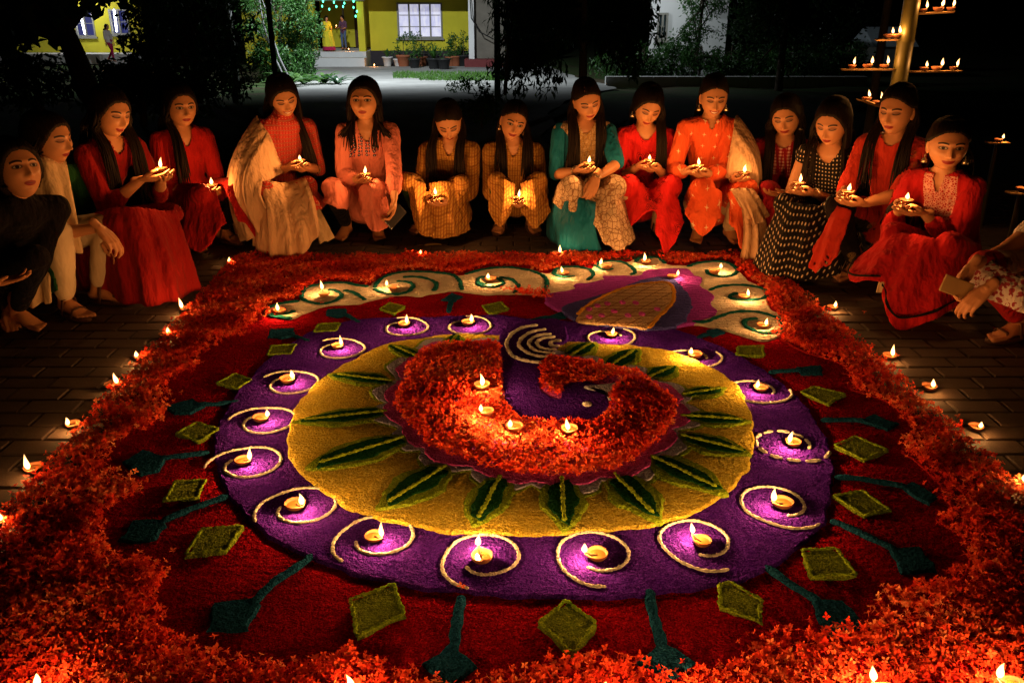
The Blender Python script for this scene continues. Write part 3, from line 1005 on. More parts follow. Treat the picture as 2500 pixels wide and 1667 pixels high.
TOPL = [((642,715),(638,704),"leftmost, at the corner of the white scrolls"), ((744,676),(740,658),"in the second white scroll from the left"), ((903,661),(893,647),"in the third white scroll, its wick turned away"), ((1127,642),(1123,632),"in the widest raked scroll"),
  ((1297,628),(1295,616),"in the small scroll right of the widest one"), ((1394,613),(1390,600),"in a small scroll near the back border"), ((1484,602),(1481,593),"farthest back, in the smallest scroll"), ((1543,635),(1547,622),"on the pink tip of the tail feather"),
  ((1641,624),(1650,610),"in the scroll at the back right corner"), ((1708,681),(1738,680),"in the right scroll, its flame against the flowers"), ((1752,747),(1768,745),"in the lowest scroll of the right side")]
for b, fl, w in TOPL:
    diya_px(b, fl, 0.016, "lit clay lamp on white powder, " + w, "lamps on the white scrolls", 1.6)

MIDL = [((1107,886),(1108,876),"upper one, its dark bowl showing"), ((1118,944),(1092,940),"left one, half sunk among the blossoms"), ((1182,980),(1160,982),"lower one beside its dark bowl"), ((1308,986),(1304,976),"right one, buried to its flame")]
for b, fl, w in MIDL:
    diya_px(b, fl, 0.052, "lit clay lamp in the central flower bed, " + w, "lamps in the flower bed", 3.2)

SIDEL = [((530,604),(520,603),"at the back left corner of the border"), ((428,710),(412,704),"left of the border, beyond the red skirt's hem"), ((378,768),(380,754),"left of the border, second from the hem"), ((322,820),(309,813),"left of the border, third from the hem"),
  ((258,884),(278,878),"left of the border, flame touching the flowers"), ((168,974),(153,966),"left of the border on bare lit pavers"), ((78,1076),(60,1072),"left of the border, nearest but one"), ((-8,1196),(-2,1182),"at the left edge, cut by the frame"),
  ((965,585),(966,578),"behind the border, below the left checked kurta"), ((1278,583),(1292,577),"behind the border, below the teal skirt"),
  ((1912,706),(1927,702),"right of the border, farthest along that side"), ((2043,818),(2056,816),"right of the border, second from the back"), ((2134,889),(2150,886),"right of the border, third from the back"), ((2242,980),(2258,976),"right of the border, largest on that side"), ((2362,1108),(2352,1098),"right of the border, cut by the frame")]
for b, fl, w in SIDEL:
    diya_px(b, fl, 0.0, "lit clay lamp on paving " + w, "lamps along the border", 0.7)

FRONTL = [(62,1618),(800,1632),(1400,1645),(1625,1632),(2040,1604),(2330,1586)]
for i, (u, v) in enumerate(FRONTL):
    p = G(u, v, 0.04); p[2] = 0.036
    w = ["near the lower left corner", "below the squarish lozenge", "below the middle lozenge", "below the right teal paddle", "in the bright patch at lower right", "in the lower right corner"][i]
    diya(p, 1.2 + 0.3 * i, "lit clay lamp among the front border florets, " + w, "lamps in the front border", (2.2, 1.7, 1.5, 2.2, 3.2, 3.2)[i])

# ------------------------------------------------------------------ people
def head_surface(nu=84, nv=64):
    """a head: origin between the ears, +y the way it looks, eyes at z = 0"""
    tt = np.linspace(-math.pi, math.pi, nu, endpoint=False)
    az = tt - 0.38 * np.sin(tt)
    el = np.linspace(-math.pi / 2 * 0.995, math.pi / 2 * 0.995, nv)
    A, E = np.meshgrid(az, el)
    ce = np.cos(E)
    cx = np.sign(np.sin(A)) * np.abs(np.sin(A)) ** 0.95
    pw = np.where(E > 0, 0.70, 0.88)
    x = 0.0765 * ce ** pw * np.sin(A)
    y = 0.094 * ce ** np.where(E > 0, 0.72, 0.84) * np.sign(np.cos(A)) * np.abs(np.cos(A)) ** 0.86
    z = np.where(E > 0, 0.112, 0.117) * np.sin(E)
    t = np.clip(-z / 0.117, 0, 1)
    x = x * (1 - 0.25 * t ** 1.7)
    y = np.where(y < 0, y * (1 - 0.42 * t), y * (1 - 0.04 * t) + 0.006 * t * ce)
    top = np.clip(z / 0.117, 0, 1)
    y = y - 0.012 * top
    return A, E, x, y, z

def gauss(x, z, cx, cz, sx, sz):
    return np.exp(-((x - cx) / sx) ** 2 - ((z - cz) / sz) ** 2)

def make_head():
    A, E, x, y, z = head_surface()
    w = smoothstep(0.0, 0.045, y)
    ax = np.abs(x)
    d = np.zeros_like(x)
    # nose: ridge and tip, wings
    ridge = np.exp(-(x / 0.0095) ** 2) * smoothstep(0.012, -0.036, z) * smoothstep(-0.052, -0.040, z)
    d += 0.019 * ridge + 0.006 * gauss(x, z, 0, -0.037, 0.011, 0.009)
    d += 0.0065 * gauss(ax, z, 0.0125, -0.041, 0.007, 0.007)
    d += 0.004 * np.exp(-((z - 0.022) / 0.010) ** 2) * np.exp(-(ax / 0.05) ** 4)
    d -= 0.0095 * gauss(ax, z, 0.031, 0.001, 0.019, 0.012)
    d += 0.0065 * gauss(ax, z, 0.031, 0.0, 0.0135, 0.0075)
    d += 0.0045 * gauss(ax, z, 0.040, -0.030, 0.020, 0.017)
    d -= 0.003 * gauss(ax, z, 0.040, -0.066, 0.014, 0.016)
    d += 0.0055 * gauss(x, z, 0, -0.0615, 0.020, 0.0045) + 0.0065 * gauss(x, z, 0, -0.0715, 0.018, 0.005)
    d -= 0.0025 * gauss(x, z, 0, -0.0660, 0.022, 0.0016)
    d -= 0.0042 * gauss(x, z, 0, -0.0825, 0.022, 0.005)
    d += 0.0075 * gauss(x, z, 0, -0.100, 0.020, 0.012)
    d -= 0.0018 * gauss(x, z, 0, -0.053, 0.004, 0.005)
    y = y + d * w
    V = np.stack([x, y, z], -1).reshape(-1, 3)
    nv, nu = x.shape
    F = []
    for i in range(nv - 1):
        for j in range(nu):
            k = (j + 1) % nu
            F.append((i * nu + j, i * nu + k, (i + 1) * nu + k, (i + 1) * nu + j))
    F.append(tuple(range(nu - 1, -1, -1))); F.append(tuple((nv - 1) * nu + j for j in range(nu)))
    n0 = len(V)
    mb = MB().add(V, F)
    for s in (-1, 1):
        ev, ef = ellipsoid((0, 0, 0), (0.0055, 0.017, 0.031), nu=12, nv=9)
        c = ev.copy()
        c[:, 0] -= 0.006 * np.exp(-((ev[:, 1] - 0.003) / 0.008) ** 2 - ((ev[:, 2]) / 0.015) ** 2) * np.sign(ev[:, 0] + 1e-9)
        a = 0.45 * s
        ca, sa = math.cos(a), math.sin(a)
        R = np.array([[ca, -sa, 0], [sa, ca, 0], [0, 0, 1]])
        c = c @ R.T + np.array([s * 0.0745, -0.010, -0.018])
        mb.add(c, ef)
    return mb.arr(), mb.f
HEAD_V, HEAD_F = make_head()

def hair_cap(parting=0.0, vol=1.0, fringe=0.0, tied=False):
    A, E, x, y, z = head_surface(72, 54)
    aa = np.abs(A)
    zl = np.interp(aa, [0, 0.45, 0.8, 1.15, 1.5, 1.8, 2.4, 3.2], [0.064 - fringe, 0.059 - fringe, 0.038, -0.004, -0.048, -0.080, -0.095, -0.10])
    if tied:
        zl = np.interp(aa, [0, 0.45, 0.8, 1.15, 1.45, 1.75, 2.0, 2.4, 3.2], [0.066 - fringe, 0.061 - fringe, 0.046, 0.028, 0.012, 0.004, -0.05, -0.09, -0.10])
    m = smoothstep(-0.006, 0.010, z - zl)
    n = np.stack([x / 0.0755 ** 2, y / 0.094 ** 2, z / 0.117 ** 2], -1)
    n /= np.linalg.norm(n, axis=-1)[..., None]
    groove = 0.7 * np.exp(-((x - parting) / 0.005) ** 2) * smoothstep(-0.02, 0.03, y) * smoothstep(0.05, 0.08, z)
    strand = 0.0016 * np.sin(A * 34 + 3 * np.sin(E * 6)) + 0.001 * np.sin(A * 57 + E * 9)
    off = -0.010 + m * (0.010 + ((0.006 if tied else 0.010) + (0.010 if tied else 0.012) * smoothstep(0.6, -0.9, np.cos(A))) * vol + strand - 0.007 * groove)
    P = np.stack([x, y, z], -1) + n * off[..., None]
    nv, nu = x.shape
    F = []
    for i in range(nv - 1):
        for j in range(nu):
            k = (j + 1) % nu
            F.append((i * nu + j, i * nu + k, (i + 1) * nu + k, (i + 1) * nu + j))
    F.append(tuple((nv - 1) * nu + j for j in range(nu)))
    F.append(tuple(range(nu - 1, -1, -1)))
    return P.reshape(-1, 3), F

def hand_template(curl, spread=1.0, thumb_in=0.0):
    """a right hand: wrist at the origin, fingers along +y, the palm looks up (+z), thumb on +x"""
    parts = []
    kn = [(0.028, 0.086, 0.003), (0.0095, 0.092, 0.0), (-0.009, 0.088, 0.0), (-0.026, 0.079, 0.004)]
    seg = [(0.040, 0.025, 0.020), (0.044, 0.028, 0.021), (0.041, 0.026, 0.020), (0.031, 0.020, 0.018)]
    fan = [0.10, 0.02, -0.06, -0.16]
    for i in range(4):
        k = np.array(kn[i])
        parts.append(tube([(k[0] * 0.62, -0.004, 0), (k[0] * 0.85, 0.045, -0.003), k], [(0.016, 0.0125), (0.0155, 0.0125), (0.0115, 0.011)], 10, lateral=(1, 0, 0)))
        pts = [k]; r = [0.0092]
        a = 0.0
        for j in range(3):
            a += math.radians(curl[i] * (0.7, 1.0, 0.75)[j])
            d = np.array([math.sin(fan[i] * spread) * math.cos(a), math.cos(fan[i] * spread) * math.cos(a), math.sin(a)])
            pts.append(pts[-1] + d * seg[i][j]); r.append((0.0083, 0.0076, 0.0062)[j] * (0.88 if i == 3 else 1))
        parts.append(tube(pts, r, 10))
    parts.append(ellipsoid((0.024, 0.032, 0.006), (0.016, 0.030, 0.014)))
    parts.append(ellipsoid((-0.022, 0.035, 0.005), (0.013, 0.032, 0.012)))
    th = [(0.022, 0.014, 0.004), (0.045 - .012 * thumb_in, 0.042, 0.013), (0.053 - .022 * thumb_in, 0.072, 0.024 + .006 * thumb_in), (0.049 - .030 * thumb_in, 0.097, 0.032 + .010 * thumb_in)]
    parts.append(tube(th, [0.013, 0.0115, 0.0095, 0.0075], 10))
    parts.append(tube([(0, -0.055, -0.001), (0, 0.006, 0)], [(0.024, 0.019), (0.027, 0.0165)], 12, lateral=(1, 0, 0)))
    return remesh(parts, 0.0034, 3, 0.5)

HAND_CUP = hand_template((15, 15, 16, 17), 0.15, 0.5)
HAND_REST = hand_template((34, 38, 42, 46), 0.6, 0.6)
HAND_OPEN = hand_template((10, 12, 14, 18), 1.1)

def foot_template():
    parts = [tube([(0, 0.0, 0.05), (0, -0.004, 0.0), (0, -0.022, -0.045)], [0.034, 0.034, 0.030], 12),
             tube([(0, -0.038, -0.052), (0, 0.03, -0.045), (0.004, 0.085, -0.060), (0.006, 0.118, -0.068)], [(0.028, 0.027), (0.033, 0.034), (0.040, 0.020), (0.040, 0.012)], 14, lateral=(1, 0, 0))]
    for i in range(5):
        x = 0.028 - i * 0.0155
        L = (0.172, 0.168, 0.160, 0.150, 0.137)[i]
        r = (0.0115, 0.0085, 0.008, 0.0075, 0.007)[i]
        parts.append(tube([(x + 0.004, 0.105, -0.067), (x + 0.003, L, -0.070)], [r * 1.05, r], 9))
    return remesh(parts, 0.0045, 3, 0.5)
FOOT = foot_template()       # a left foot (the big toe on +x)

# ---- skin with a face laid out in head coordinates
def mat_skin(name, eyes='open', smile=0, tone=(0.54, 0.25, 0.12), bindi=False):
    t = NT(name)
    h = t.sep(t.attr("hco"))
    x, y, z = h[0], h[1], h[2]
    ax = t.math('ABSOLUTE', x)
    front = t.math('GREATER_THAN', y, 0.035)
    def ell(cx, cz, rx, rz, xx=ax):
        a = t.math('DIVIDE', t.math('SUBTRACT', xx, cx), rx)
        b = t.math('DIVIDE', t.math('SUBTRACT', z, cz), rz)
        return t.math('ADD', t.math('MULTIPLY', a, a), t.math('MULTIPLY', b, b))
    co = t.coord()
    c = t.mix(t.noise(30, 3, co), tuple(q * 0.9 for q in tone), tuple(min(1, q * 1.08) for q in tone))
    zz = t.math('SUBTRACT', z, t.math('MULTIPLY', t.math('MULTIPLY', x, x), (5.0, 11.0, 15.0)[int(smile)]))
    def lip(cz, rx, rz):
        a = t.math('DIVIDE', x, rx)
        b = t.math('DIVIDE', t.math('SUBTRACT', zz, cz), rz)
        return t.math('ADD', t.math('MULTIPLY', a, a), t.math('MULTIPLY', b, b))
    def over(c, mask, col):
        return t.mix(t.math('MULTIPLY', mask, front), c, col)
    c = over(c, t.soft(lip(-0.0675, (0.0235, 0.027, 0.030)[int(smile)], 0.0098), 1.15, 0.75), (0.26, 0.028, 0.030))
    if smile == 2:
        c = over(c, t.soft(lip(-0.0675, 0.021, 0.0040), 1.1, 0.8), (0.75, 0.70, 0.62))
    else:
        c = over(c, t.soft(lip(-0.0675, 0.022, 0.0013), 1.1, 0.6), (0.10, 0.015, 0.015))
    # brows
    u = t.math('DIVIDE', t.math('SUBTRACT', ax, 0.032), 0.020)
    zc = t.math('SUBTRACT', 0.0235, t.math('MULTIPLY', t.math('MULTIPLY', u, u), 0.0055))
    dz = t.math('ABSOLUTE', t.math('SUBTRACT', z, zc))
    br = t.math('MULTIPLY', t.soft(dz, 0.0056, 0.0030), t.less(t.math('ABSOLUTE', u), 1.0))
    c = over(c, br, (0.022, 0.014, 0.010))
    # darker lids: eye make-up, with socket shade put into the skin colour
    c = over(c, t.math('MULTIPLY', t.soft(ell(0.031, 0.002, 0.022, 0.0120), 1.25, 0.35), 0.72), (0.11, 0.042, 0.026))
    if eyes == 'open':
        e = ell(0.0315, 0.0, 0.0140, 0.0054)
        c = over(c, t.soft(e, 1.75, 1.25), (0.015, 0.010, 0.008))
        c = over(c, t.soft(e, 1.0, 0.85), (0.40, 0.34, 0.29))
        c = over(c, t.soft(ell(0.0315, 0.0008, 0.0068, 0.0068), 1.1, 0.9), (0.018, 0.010, 0.007))
    else:
        e = ell(0.0315, 0.0035, 0.0165, 0.0085)
        ln = t.math('MULTIPLY', t.math('MULTIPLY', t.soft(e, 0.45, 0.7), t.soft(e, 1.6, 1.2)), t.less(z, 0.0005))
        c = over(c, ln, (0.012, 0.008, 0.006))
    if bindi:
        c = over(c, t.soft(ell(0, 0.028, 0.0034, 0.0034, x), 1.2, 0.8), (0.05, 0.005, 0.008))
    t.bump(t.noise(260, 2, co), 0.12, 0.002)
    t.fin(c, 0.48, 0.38)
    t.b.inputs['Subsurface Weight'].default_value = 0.0
    return t.m
SKIN = {}
def skin(eyes, smile, bindi):
    k = (eyes, smile, bindi)
    if k not in SKIN:
        SKIN[k] = mat_skin("skin_%s_%s_%s" % (eyes, smile, bindi), eyes, smile, bindi=bindi)
    return SKIN[k]

def mat_hair():
    t = NT("black_hair")
    co = t.coord()
    m = t.mapping(co, (120, 120, 6))
    n = t.noise(1.0, 3, m)
    c = t.mix(n, (0.004, 0.0025, 0.002), (0.014, 0.008, 0.005))
    t.bump(n, 0.5, 0.004)
    return t.fin(c, 0.62, 0.14)
M_HAIR = mat_hair()

# ---- cloths. "pco" holds the wearer's own coordinates
def mat_cloth(name, col, pattern=None, col2=(0, 0, 0), rough=0.85, fold=0.65, yoke=None):
    t = NT(name)
    p = t.attr("pco")
    s = t.sep(p)
    n = t.noise(9.0, 4, p)
    c = t.mix(n, tuple(q * 0.78 for q in col), tuple(min(1, q * 1.12) for q in col))
    def grid_dots(px, pz, r, ox=0.0):
        fx = t.math('SUBTRACT', t.math('FRACT', t.math('ADD', t.math('DIVIDE', s[0], px), ox + 50.0)), 0.5)
        fz = t.math('SUBTRACT', t.math('FRACT', t.math('ADD', t.math('DIVIDE', t.math('ADD', s[2], t.math('MULTIPLY', s[1], 0.6)), pz), 50.0)), 0.5)
        return t.math('SQRT', t.math('ADD', t.math('MULTIPLY', fx, fx), t.math('MULTIPLY', fz, fz))), fx, fz
    if pattern == 'check':
        d, fx, fz = grid_dots(0.0165, 0.0165, 0.3)
        a = t.less(t.math('ABSOLUTE', fx), 0.17); b = t.less(t.math('ABSOLUTE', fz), 0.17)
        c = t.mix(t.math('MULTIPLY', t.math('MAXIMUM', a, t.math('MULTIPLY', b, 0.6)), 0.8), c, col2)
        d2, fx2, fz2 = grid_dots(0.0105, 0.0495, 0.3)
        c = t.mix(t.math('MULTIPLY', t.less(t.math('ABSOLUTE', fz2), 0.12), 0.4), c, tuple(q * 0.8 for q in col2))
    elif pattern == 'dots':
        d, fx, fz = grid_dots(0.019, 0.026, 0.3)
        c = t.mix(t.soft(d, 0.24, 0.15), c, col2)
        d, fx, fz = grid_dots(0.019, 0.026, 0.3, 0.5)
    elif pattern == 'stars':
        d, fx, fz = grid_dots(0.075, 0.085, 0.3)
        star = t.math('MINIMUM', t.math('MULTIPLY', t.math('ABSOLUTE', fx), t.math('ABSOLUTE', fz)), 1.0)
        mk = t.math('MULTIPLY', t.less(star, 0.0016), t.less(d, 0.17))
        mk = t.math('MAXIMUM', mk, t.less(d, 0.055))
        c = t.mix(mk, c, col2)
    elif pattern == 'paisley':
        m = t.mapping(p, (1, 1, 0.62), rot=(0, 0.45, 0))
        d = t.voronoi(11.0, m)
        w = t.math('SINE', t.math('MULTIPLY', d, 75.0))
        mk = t.math('MULTIPLY', t.math('GREATER_THAN', w, 0.35), t.less(d, 0.36))
        mk = t.math('MULTIPLY', mk, t.math('GREATER_THAN', t.noise(70, 2, p), 0.42))
        c = t.mix(mk, c, col2)
    elif pattern == 'jali':
        e = t.voronoi(36.0, t.mapping(p, (1, 0.8, 0.8)), 'DISTANCE_TO_EDGE', rnd=0.6)
        c = t.mix(t.math('MULTIPLY', t.soft(e, 0.085, 0.04), 0.8), c, col2)
        c = t.mix(t.math('MULTIPLY', t.math('GREATER_THAN', t.noise(120, 2, p), 0.60), 0.6), c, col2)
    elif pattern == 'rows':
        d, fx, fz = grid_dots(0.018, 0.030, 0.3)
        c = t.mix(t.math('MULTIPLY', t.math('GREATER_THAN', t.math('ABSOLUTE', fz), 0.28), t.soft(d, 0.45, 0.30)), c, col2)
        c = t.mix(t.math('MULTIPLY', t.less(t.math('ABSOLUTE', fz), 0.09), 0.8), c, tuple(q * .5 for q in col2))
    elif pattern == 'floral':
        d = t.voronoi(46.0, p)
        mk = t.math('MULTIPLY', t.less(d, 0.52), t.math('GREATER_THAN', t.noise(34, 2, p), 0.46))
        c = t.mix(mk, c, col2)
    elif pattern == 'medallion':
        d = t.voronoi(7.5, p)
        mk = t.math('MULTIPLY', t.math('GREATER_THAN', t.math('SINE', t.math('MULTIPLY', d, 130.0)), 0.2), t.less(d, 0.20))
        c = t.mix(mk, c, col2)
    if yoke:
        (x0, z0, z1, ycol, kind) = yoke
        sy_ = t.sep(t.attr('tco'))
        zone = t.math('MULTIPLY', t.less(t.math('ABSOLUTE', sy_[0]), x0), t.math('MULTIPLY', t.math('GREATER_THAN', sy_[2], z0), t.less(sy_[2], z1)))
        zone = t.math('MULTIPLY', zone, t.math('MULTIPLY', t.math('GREATER_THAN', sy_[1], 0.0), t.less(sy_[1], 0.17)))
        if kind == 'mirror':
            d, fx, fz = grid_dots(0.024, 0.026, 0.3)
            mk = t.soft(d, 0.46, 0.36)
            lines = t.less(t.math('ABSOLUTE', t.math('SUBTRACT', t.math('FRACT', t.math('MULTIPLY', t.math('ABSOLUTE', sy_[0]), 22.0)), 0.5)), 0.33)
            c = t.mix(t.math('MULTIPLY', zone, t.math('MULTIPLY', mk, lines)), c, ycol)
            c = t.mix(t.math('MULTIPLY', zone, t.math('MULTIPLY', t.less(d, 0.13), lines)), c, (0.7, 0.7, 0.75))
        else:
            e = t.voronoi(95.0, p, 'DISTANCE_TO_EDGE')
            c = t.mix(t.math('MULTIPLY', zone, t.math('MULTIPLY', t.soft(e, 0.20, 0.08), 0.85)), c, ycol)
    w = t.math('ADD', t.noise(9.0, 2, t.mapping(p, (2.6, 2.6, 0.45)), 0.5), t.math('MULTIPLY', t.noise(22.0, 3, t.mapping(p, (1.8, 1.8, 0.7)), 0.5), 0.5))
    t.bump(t.math('ADD', t.math('MULTIPLY', w, 1.0), t.math('MULTIPLY', t.noise(420, 1, p), 0.03)), fold, 0.045)
    t.fin(c, rough, 0.08)
    t.b.inputs['Sheen Weight'].default_value = 0.03
    return t.m

M_GOLDMETAL = NT("gilt_metal"); M_GOLDMETAL.b.inputs['Metallic'].default_value = 0.9; M_GOLDMETAL = M_GOLDMETAL.fin((0.75, 0.62, 0.42), 0.3, 0.5)
M_SANDAL = plain("sandal_leather", (0.10, 0.045, 0.025), 0.55, 0.4)

UP = np.array([0.0, 0.0, 1.0])

def two_bone(a, b, l1, l2, pole):
    d = b - a
    L = np.linalg.norm(d)
    k = L / (l1 + l2)
    if k > 0.995:
        l1 *= k / 0.995; l2 *= k / 0.995
    u = d / L
    c = (l1 * l1 + L * L - l2 * l2) / (2 * L)
    h = math.sqrt(max(l1 * l1 - c * c, 1e-6))
    p = unit(pole - u * np.dot(pole, u))
    return a + u * c + p * h

def frame(fingers, palm):
    f = unit(fingers)
    n = unit(palm - f * np.dot(palm, f))
    return np.column_stack([np.cross(f, n), f, n])      # x, y, z of a right hand

def sheet(top, bot, rows=16, cols=30, bulge=(0, 0, 0), folds=5, amp=0.012, thick=0.014, seed=0.0, pw=1.0):
    """a hanging cloth between an upper and a lower edge, with folds that grow downwards; closed, so it can be joined"""
    T = catmull(top, cols); B = catmull(bot, cols)
    q = np.linspace(0, 1, rows) ** pw
    c = np.linspace(0, 1, cols)
    P = T[None] + (B - T)[None] * q[:, None, None] + np.asarray(bulge)[None, None] * np.sin(math.pi * q)[:, None, None]
    du = np.gradient(P, axis=1); dv = np.gradient(P, axis=0)
    N = np.cross(du, dv); N /= (np.linalg.norm(N, axis=2)[..., None] + 1e-9)
    wv = np.sin(2 * math.pi * folds * c + seed + 0.8 * np.sin(3 * c + seed)) + 0.45 * np.sin(2 * math.pi * folds * 1.7 * c + 2.3 * seed)
    P = P + N * (wv[None, :] * (amp * (0.12 + 0.88 * q))[:, None])[..., None]
    A = (P + N * thick / 2).reshape(-1, 3); C = (P - N * thick / 2).reshape(-1, 3)
    n = rows * cols
    F = []
    for i in range(rows - 1):
        for j in range(cols - 1):
            a, b, d, e = i * cols + j, i * cols + j + 1, (i + 1) * cols + j + 1, (i + 1) * cols + j
            F.append((a, b, d, e)); F.append((n + a, n + e, n + d, n + b))
    for i in range(rows - 1):
        for j in (0, cols - 1):
            a, e = i * cols + j, (i + 1) * cols + j
            F.append((a, e, n + e, n + a) if j == 0 else (a, n + a, n + e, e))
    for j in range(cols - 1):
        for i in (0, rows - 1):
            a, b = i * cols + j, i * cols + j + 1
            F.append((a, n + a, n + b, b) if i == 0 else (a, b, n + b, n + a))
    return np.concatenate([A, C]), F

def crumple(V, amp, k=1.0):
    """soft creases on a garment"""
    x, y, z = V[:, 0] * k, V[:, 1] * k, V[:, 2] * k
    o = np.zeros_like(V)
    for i, (a, b, c, w) in enumerate(((31, 17, 12, 1.0), (13, 39, 21, 0.8), (55, 44, 30, 0.45), (23, 29, 70, 0.5))):
        s = w * amp * np.sin(a * x + b * y + c * z + 2 * i)
        o[:, 0] += s * math.cos(i * 1.3); o[:, 1] += s * math.sin(i * 1.3); o[:, 2] += s * 0.3
    return V + o

SH_CACHE = {}
HANDS = {'cup': HAND_CUP, 'rest': HAND_REST, 'open': HAND_OPEN}
DIYA_IN_HAND = []

def person(spec):
    g = spec.get
    bx, by = spec['base']
    a = math.radians(spec['face'])
    fwd = np.array([math.sin(a), -math.cos(a), 0.0]); rgt = np.array([-math.cos(a), -math.sin(a), 0.0])
    base = np.array([bx, by, g('z0', 0.0)])
    s = g('scale', 1.0)
    def W(x, y, z):
        return base + (rgt * x + fwd * y + UP * z) * s
    def WP(x, y, z):
        q = float(smoothstep(.22, .46, z) * (1 - smoothstep(.53, .63, z)))
        return W(x * (1 - g('slim', .24) * float(1 - smoothstep(.50, .62, z))), y, z - g('drop', 0.095) * q)
    def Lc(V):
        q = (np.asarray(V) - base) / s
        return np.column_stack([q @ rgt, q @ fwd, q[:, 2]])
    root = empty("person", tuple(base), spec['label'], "person", g('group', "people crouching round the lamps"))
    def put(name, V, F, mat, parent=None):
        me = MB().add(np.asarray(V) - base, F).mesh(name)
        vattr(me, "pco", Lc(V))
        if name in ("kurta", "dress"):
            q = np.asarray(V) - nb; qc = np.asarray(V) - chest
            tz = q[:, 2] / s
            ly = (qc @ sfw) / s
            vattr(me, "tco", np.column_stack([(q - (nb - pel)[None] * 0) @ srt / s - ((pel - nb) @ srt / s) * np.clip(-tz / max(.05, (nb - pel)[2] / s), 0, 1), ly, tz]))
        return link(name, me, mat, parent or root)

    # --- joints
    stand = g('stand', False)
    pel = W(*g('pelvis', (0, -0.21, 0.20)))
    hip = {k: pel + rgt * k * 0.085 * s + UP * 0.0 for k in (1, -1)}
    knee = {1: W(*g('kneeR', (0.13, 0.20, 0.375))), -1: W(*g('kneeL', (-0.13, 0.20, 0.375)))}
    ank = {1: W(*g('ankR', (0.10, -0.06, 0.085))), -1: W(*g('ankL', (-0.10, -0.06, 0.085)))}
    hc = np.asarray(spec['head'], float)
    hs = g('hs', 1.04) * s
    ya, pa, ra = (math.radians(q) for q in g('look', (0, 0, 0)))
    hf = np.array([math.sin(ya) * math.cos(pa), -math.cos(ya) * math.cos(pa), -math.sin(pa)])
    hr = unit(np.cross(hf, UP)); hu = np.cross(hr, hf)
    hr2 = hr * math.cos(ra) + hu * math.sin(ra); hu2 = np.cross(hr2, hf)
    HM = np.column_stack([hr2, hf, hu2])
    hrng = random.Random(g('seed', 1) * 7 + 3)
    hsc = np.array([hrng.uniform(.96, 1.06), hrng.uniform(.97, 1.03), hrng.uniform(.94, 1.01)])
    def Hp(p):
        return hc + (np.asarray(p) * hs * hsc) @ HM.T
    nb = g('neck', None)
    nb = W(*nb) if nb is not None else hc - UP * 0.124 * s - fwd * 0.035 * s - hf * 0.015
    sy = math.radians(g('twist', 0))
    srt = rgt * math.cos(sy) + fwd * math.sin(sy); sfw = np.cross(UP, srt)
    chest = pel + (nb - pel) * 0.62 - fwd * 0.035 * s
    waist = pel + (nb - pel) * 0.30 - fwd * 0.045 * s
    sw = g('shoulder', 0.143) * s
    sho = {k: nb + srt * k * sw - UP * 0.072 * s for k in (1, -1)}
    up_arm, fo_arm = 0.265 * s, 0.235 * s
    # --- hands
    hand = {}
    for k, key in ((1, 'R'), (-1, 'L')):
        h = spec['hand' + key]                      # wrist, finger direction, palm direction, template
        hand[k] = (np.asarray(h[0], float), unit(h[1]), unit(h[2]), h[3])
    elb = {}
    for k in (1, -1):
        pole = np.asarray(g('pole' + ('R' if k > 0 else 'L'), -UP * 1.0 + srt * k * 0.38 - sfw * 0.30))
        elb[k] = two_bone(sho[k], hand[k][0], up_arm, fo_arm, pole)

    # --- body: trunk, neck, limbs under one skin; hands and feet run on from the limbs; head on the neck
    skn = skin(g('eyes', 'down') if g('eyes', 'down') == 'open' else 'down', int(g('smile', 0)), g('bindi', False))
    parts = [tube([pel, waist, chest, nb - UP * 0.04 * s, nb + UP * 0.005], [(.145 * s, .115 * s), (.115 * s, .085 * s), (.135 * s, .090 * s), (.115 * s, .065 * s), (.052 * s, .050 * s)], 16, lateral=srt),
             tube([nb - UP * .03, nb * 0.45 + Hp((0, -.03, -.07)) * 0.55, Hp((0, -0.024, -0.05))], [.052 * s, .047 * s, .048 * s], 12),
             tube([sho[1], nb - UP * .035, sho[-1]], [.048 * s, .055 * s, .048 * s], 10)]
    for k in (1, -1):
        wr = hand[k][0]
        parts.append(tube([sho[k], sho[k] * .5 + elb[k] * .5, elb[k]], [.044 * s, .041 * s, .034 * s], 10))
        parts.append(tube([elb[k], elb[k] * .65 + wr * .35, wr - hand[k][1] * .012], [.035 * s, .035 * s, .0225 * s], 10))
        parts.append(tube([hip[k], hip[k] * .5 + knee[k] * .5, knee[k]], [.078 * s, .07 * s, .05 * s], 10))
        parts.append(tube([knee[k], knee[k] * .65 + ank[k] * .35, ank[k]], [.048 * s, .049 * s, .033 * s], 10))
    V, F = remesh(parts, 0.0095, 3)
    mb = MB().add(V, F)
    for k in (1, -1):
        wr, fd, pn, tm = hand[k]
        hv, hf_ = HANDS[tm]
        hv = hv.copy() * 0.93 * s
        if k < 0:
            hv[:, 0] *= -1; hf_ = [tuple(reversed(q)) for q in hf_]
        mb.add(hv @ frame(fd, pn).T + wr, hf_)
        fv, ff = FOOT
        fv = fv.copy() * s
        if k > 0:
            fv[:, 0] *= -1; ff = [tuple(reversed(q)) for q in ff]
        fa = g('footR' if k > 0 else 'footL', None)
        toe = math.radians(fa if fa is not None else 12 * 1) * k
        fdw = fwd * math.cos(toe) + rgt * math.sin(toe)
        fr = np.cross(fdw, UP)
        mb.add(fv @ np.column_stack([fr, fdw, UP]).T + ank[k] * np.array([1, 1, 0]) + UP * (base[2] + 0.081 * s + g('heel', 0.014)), ff)
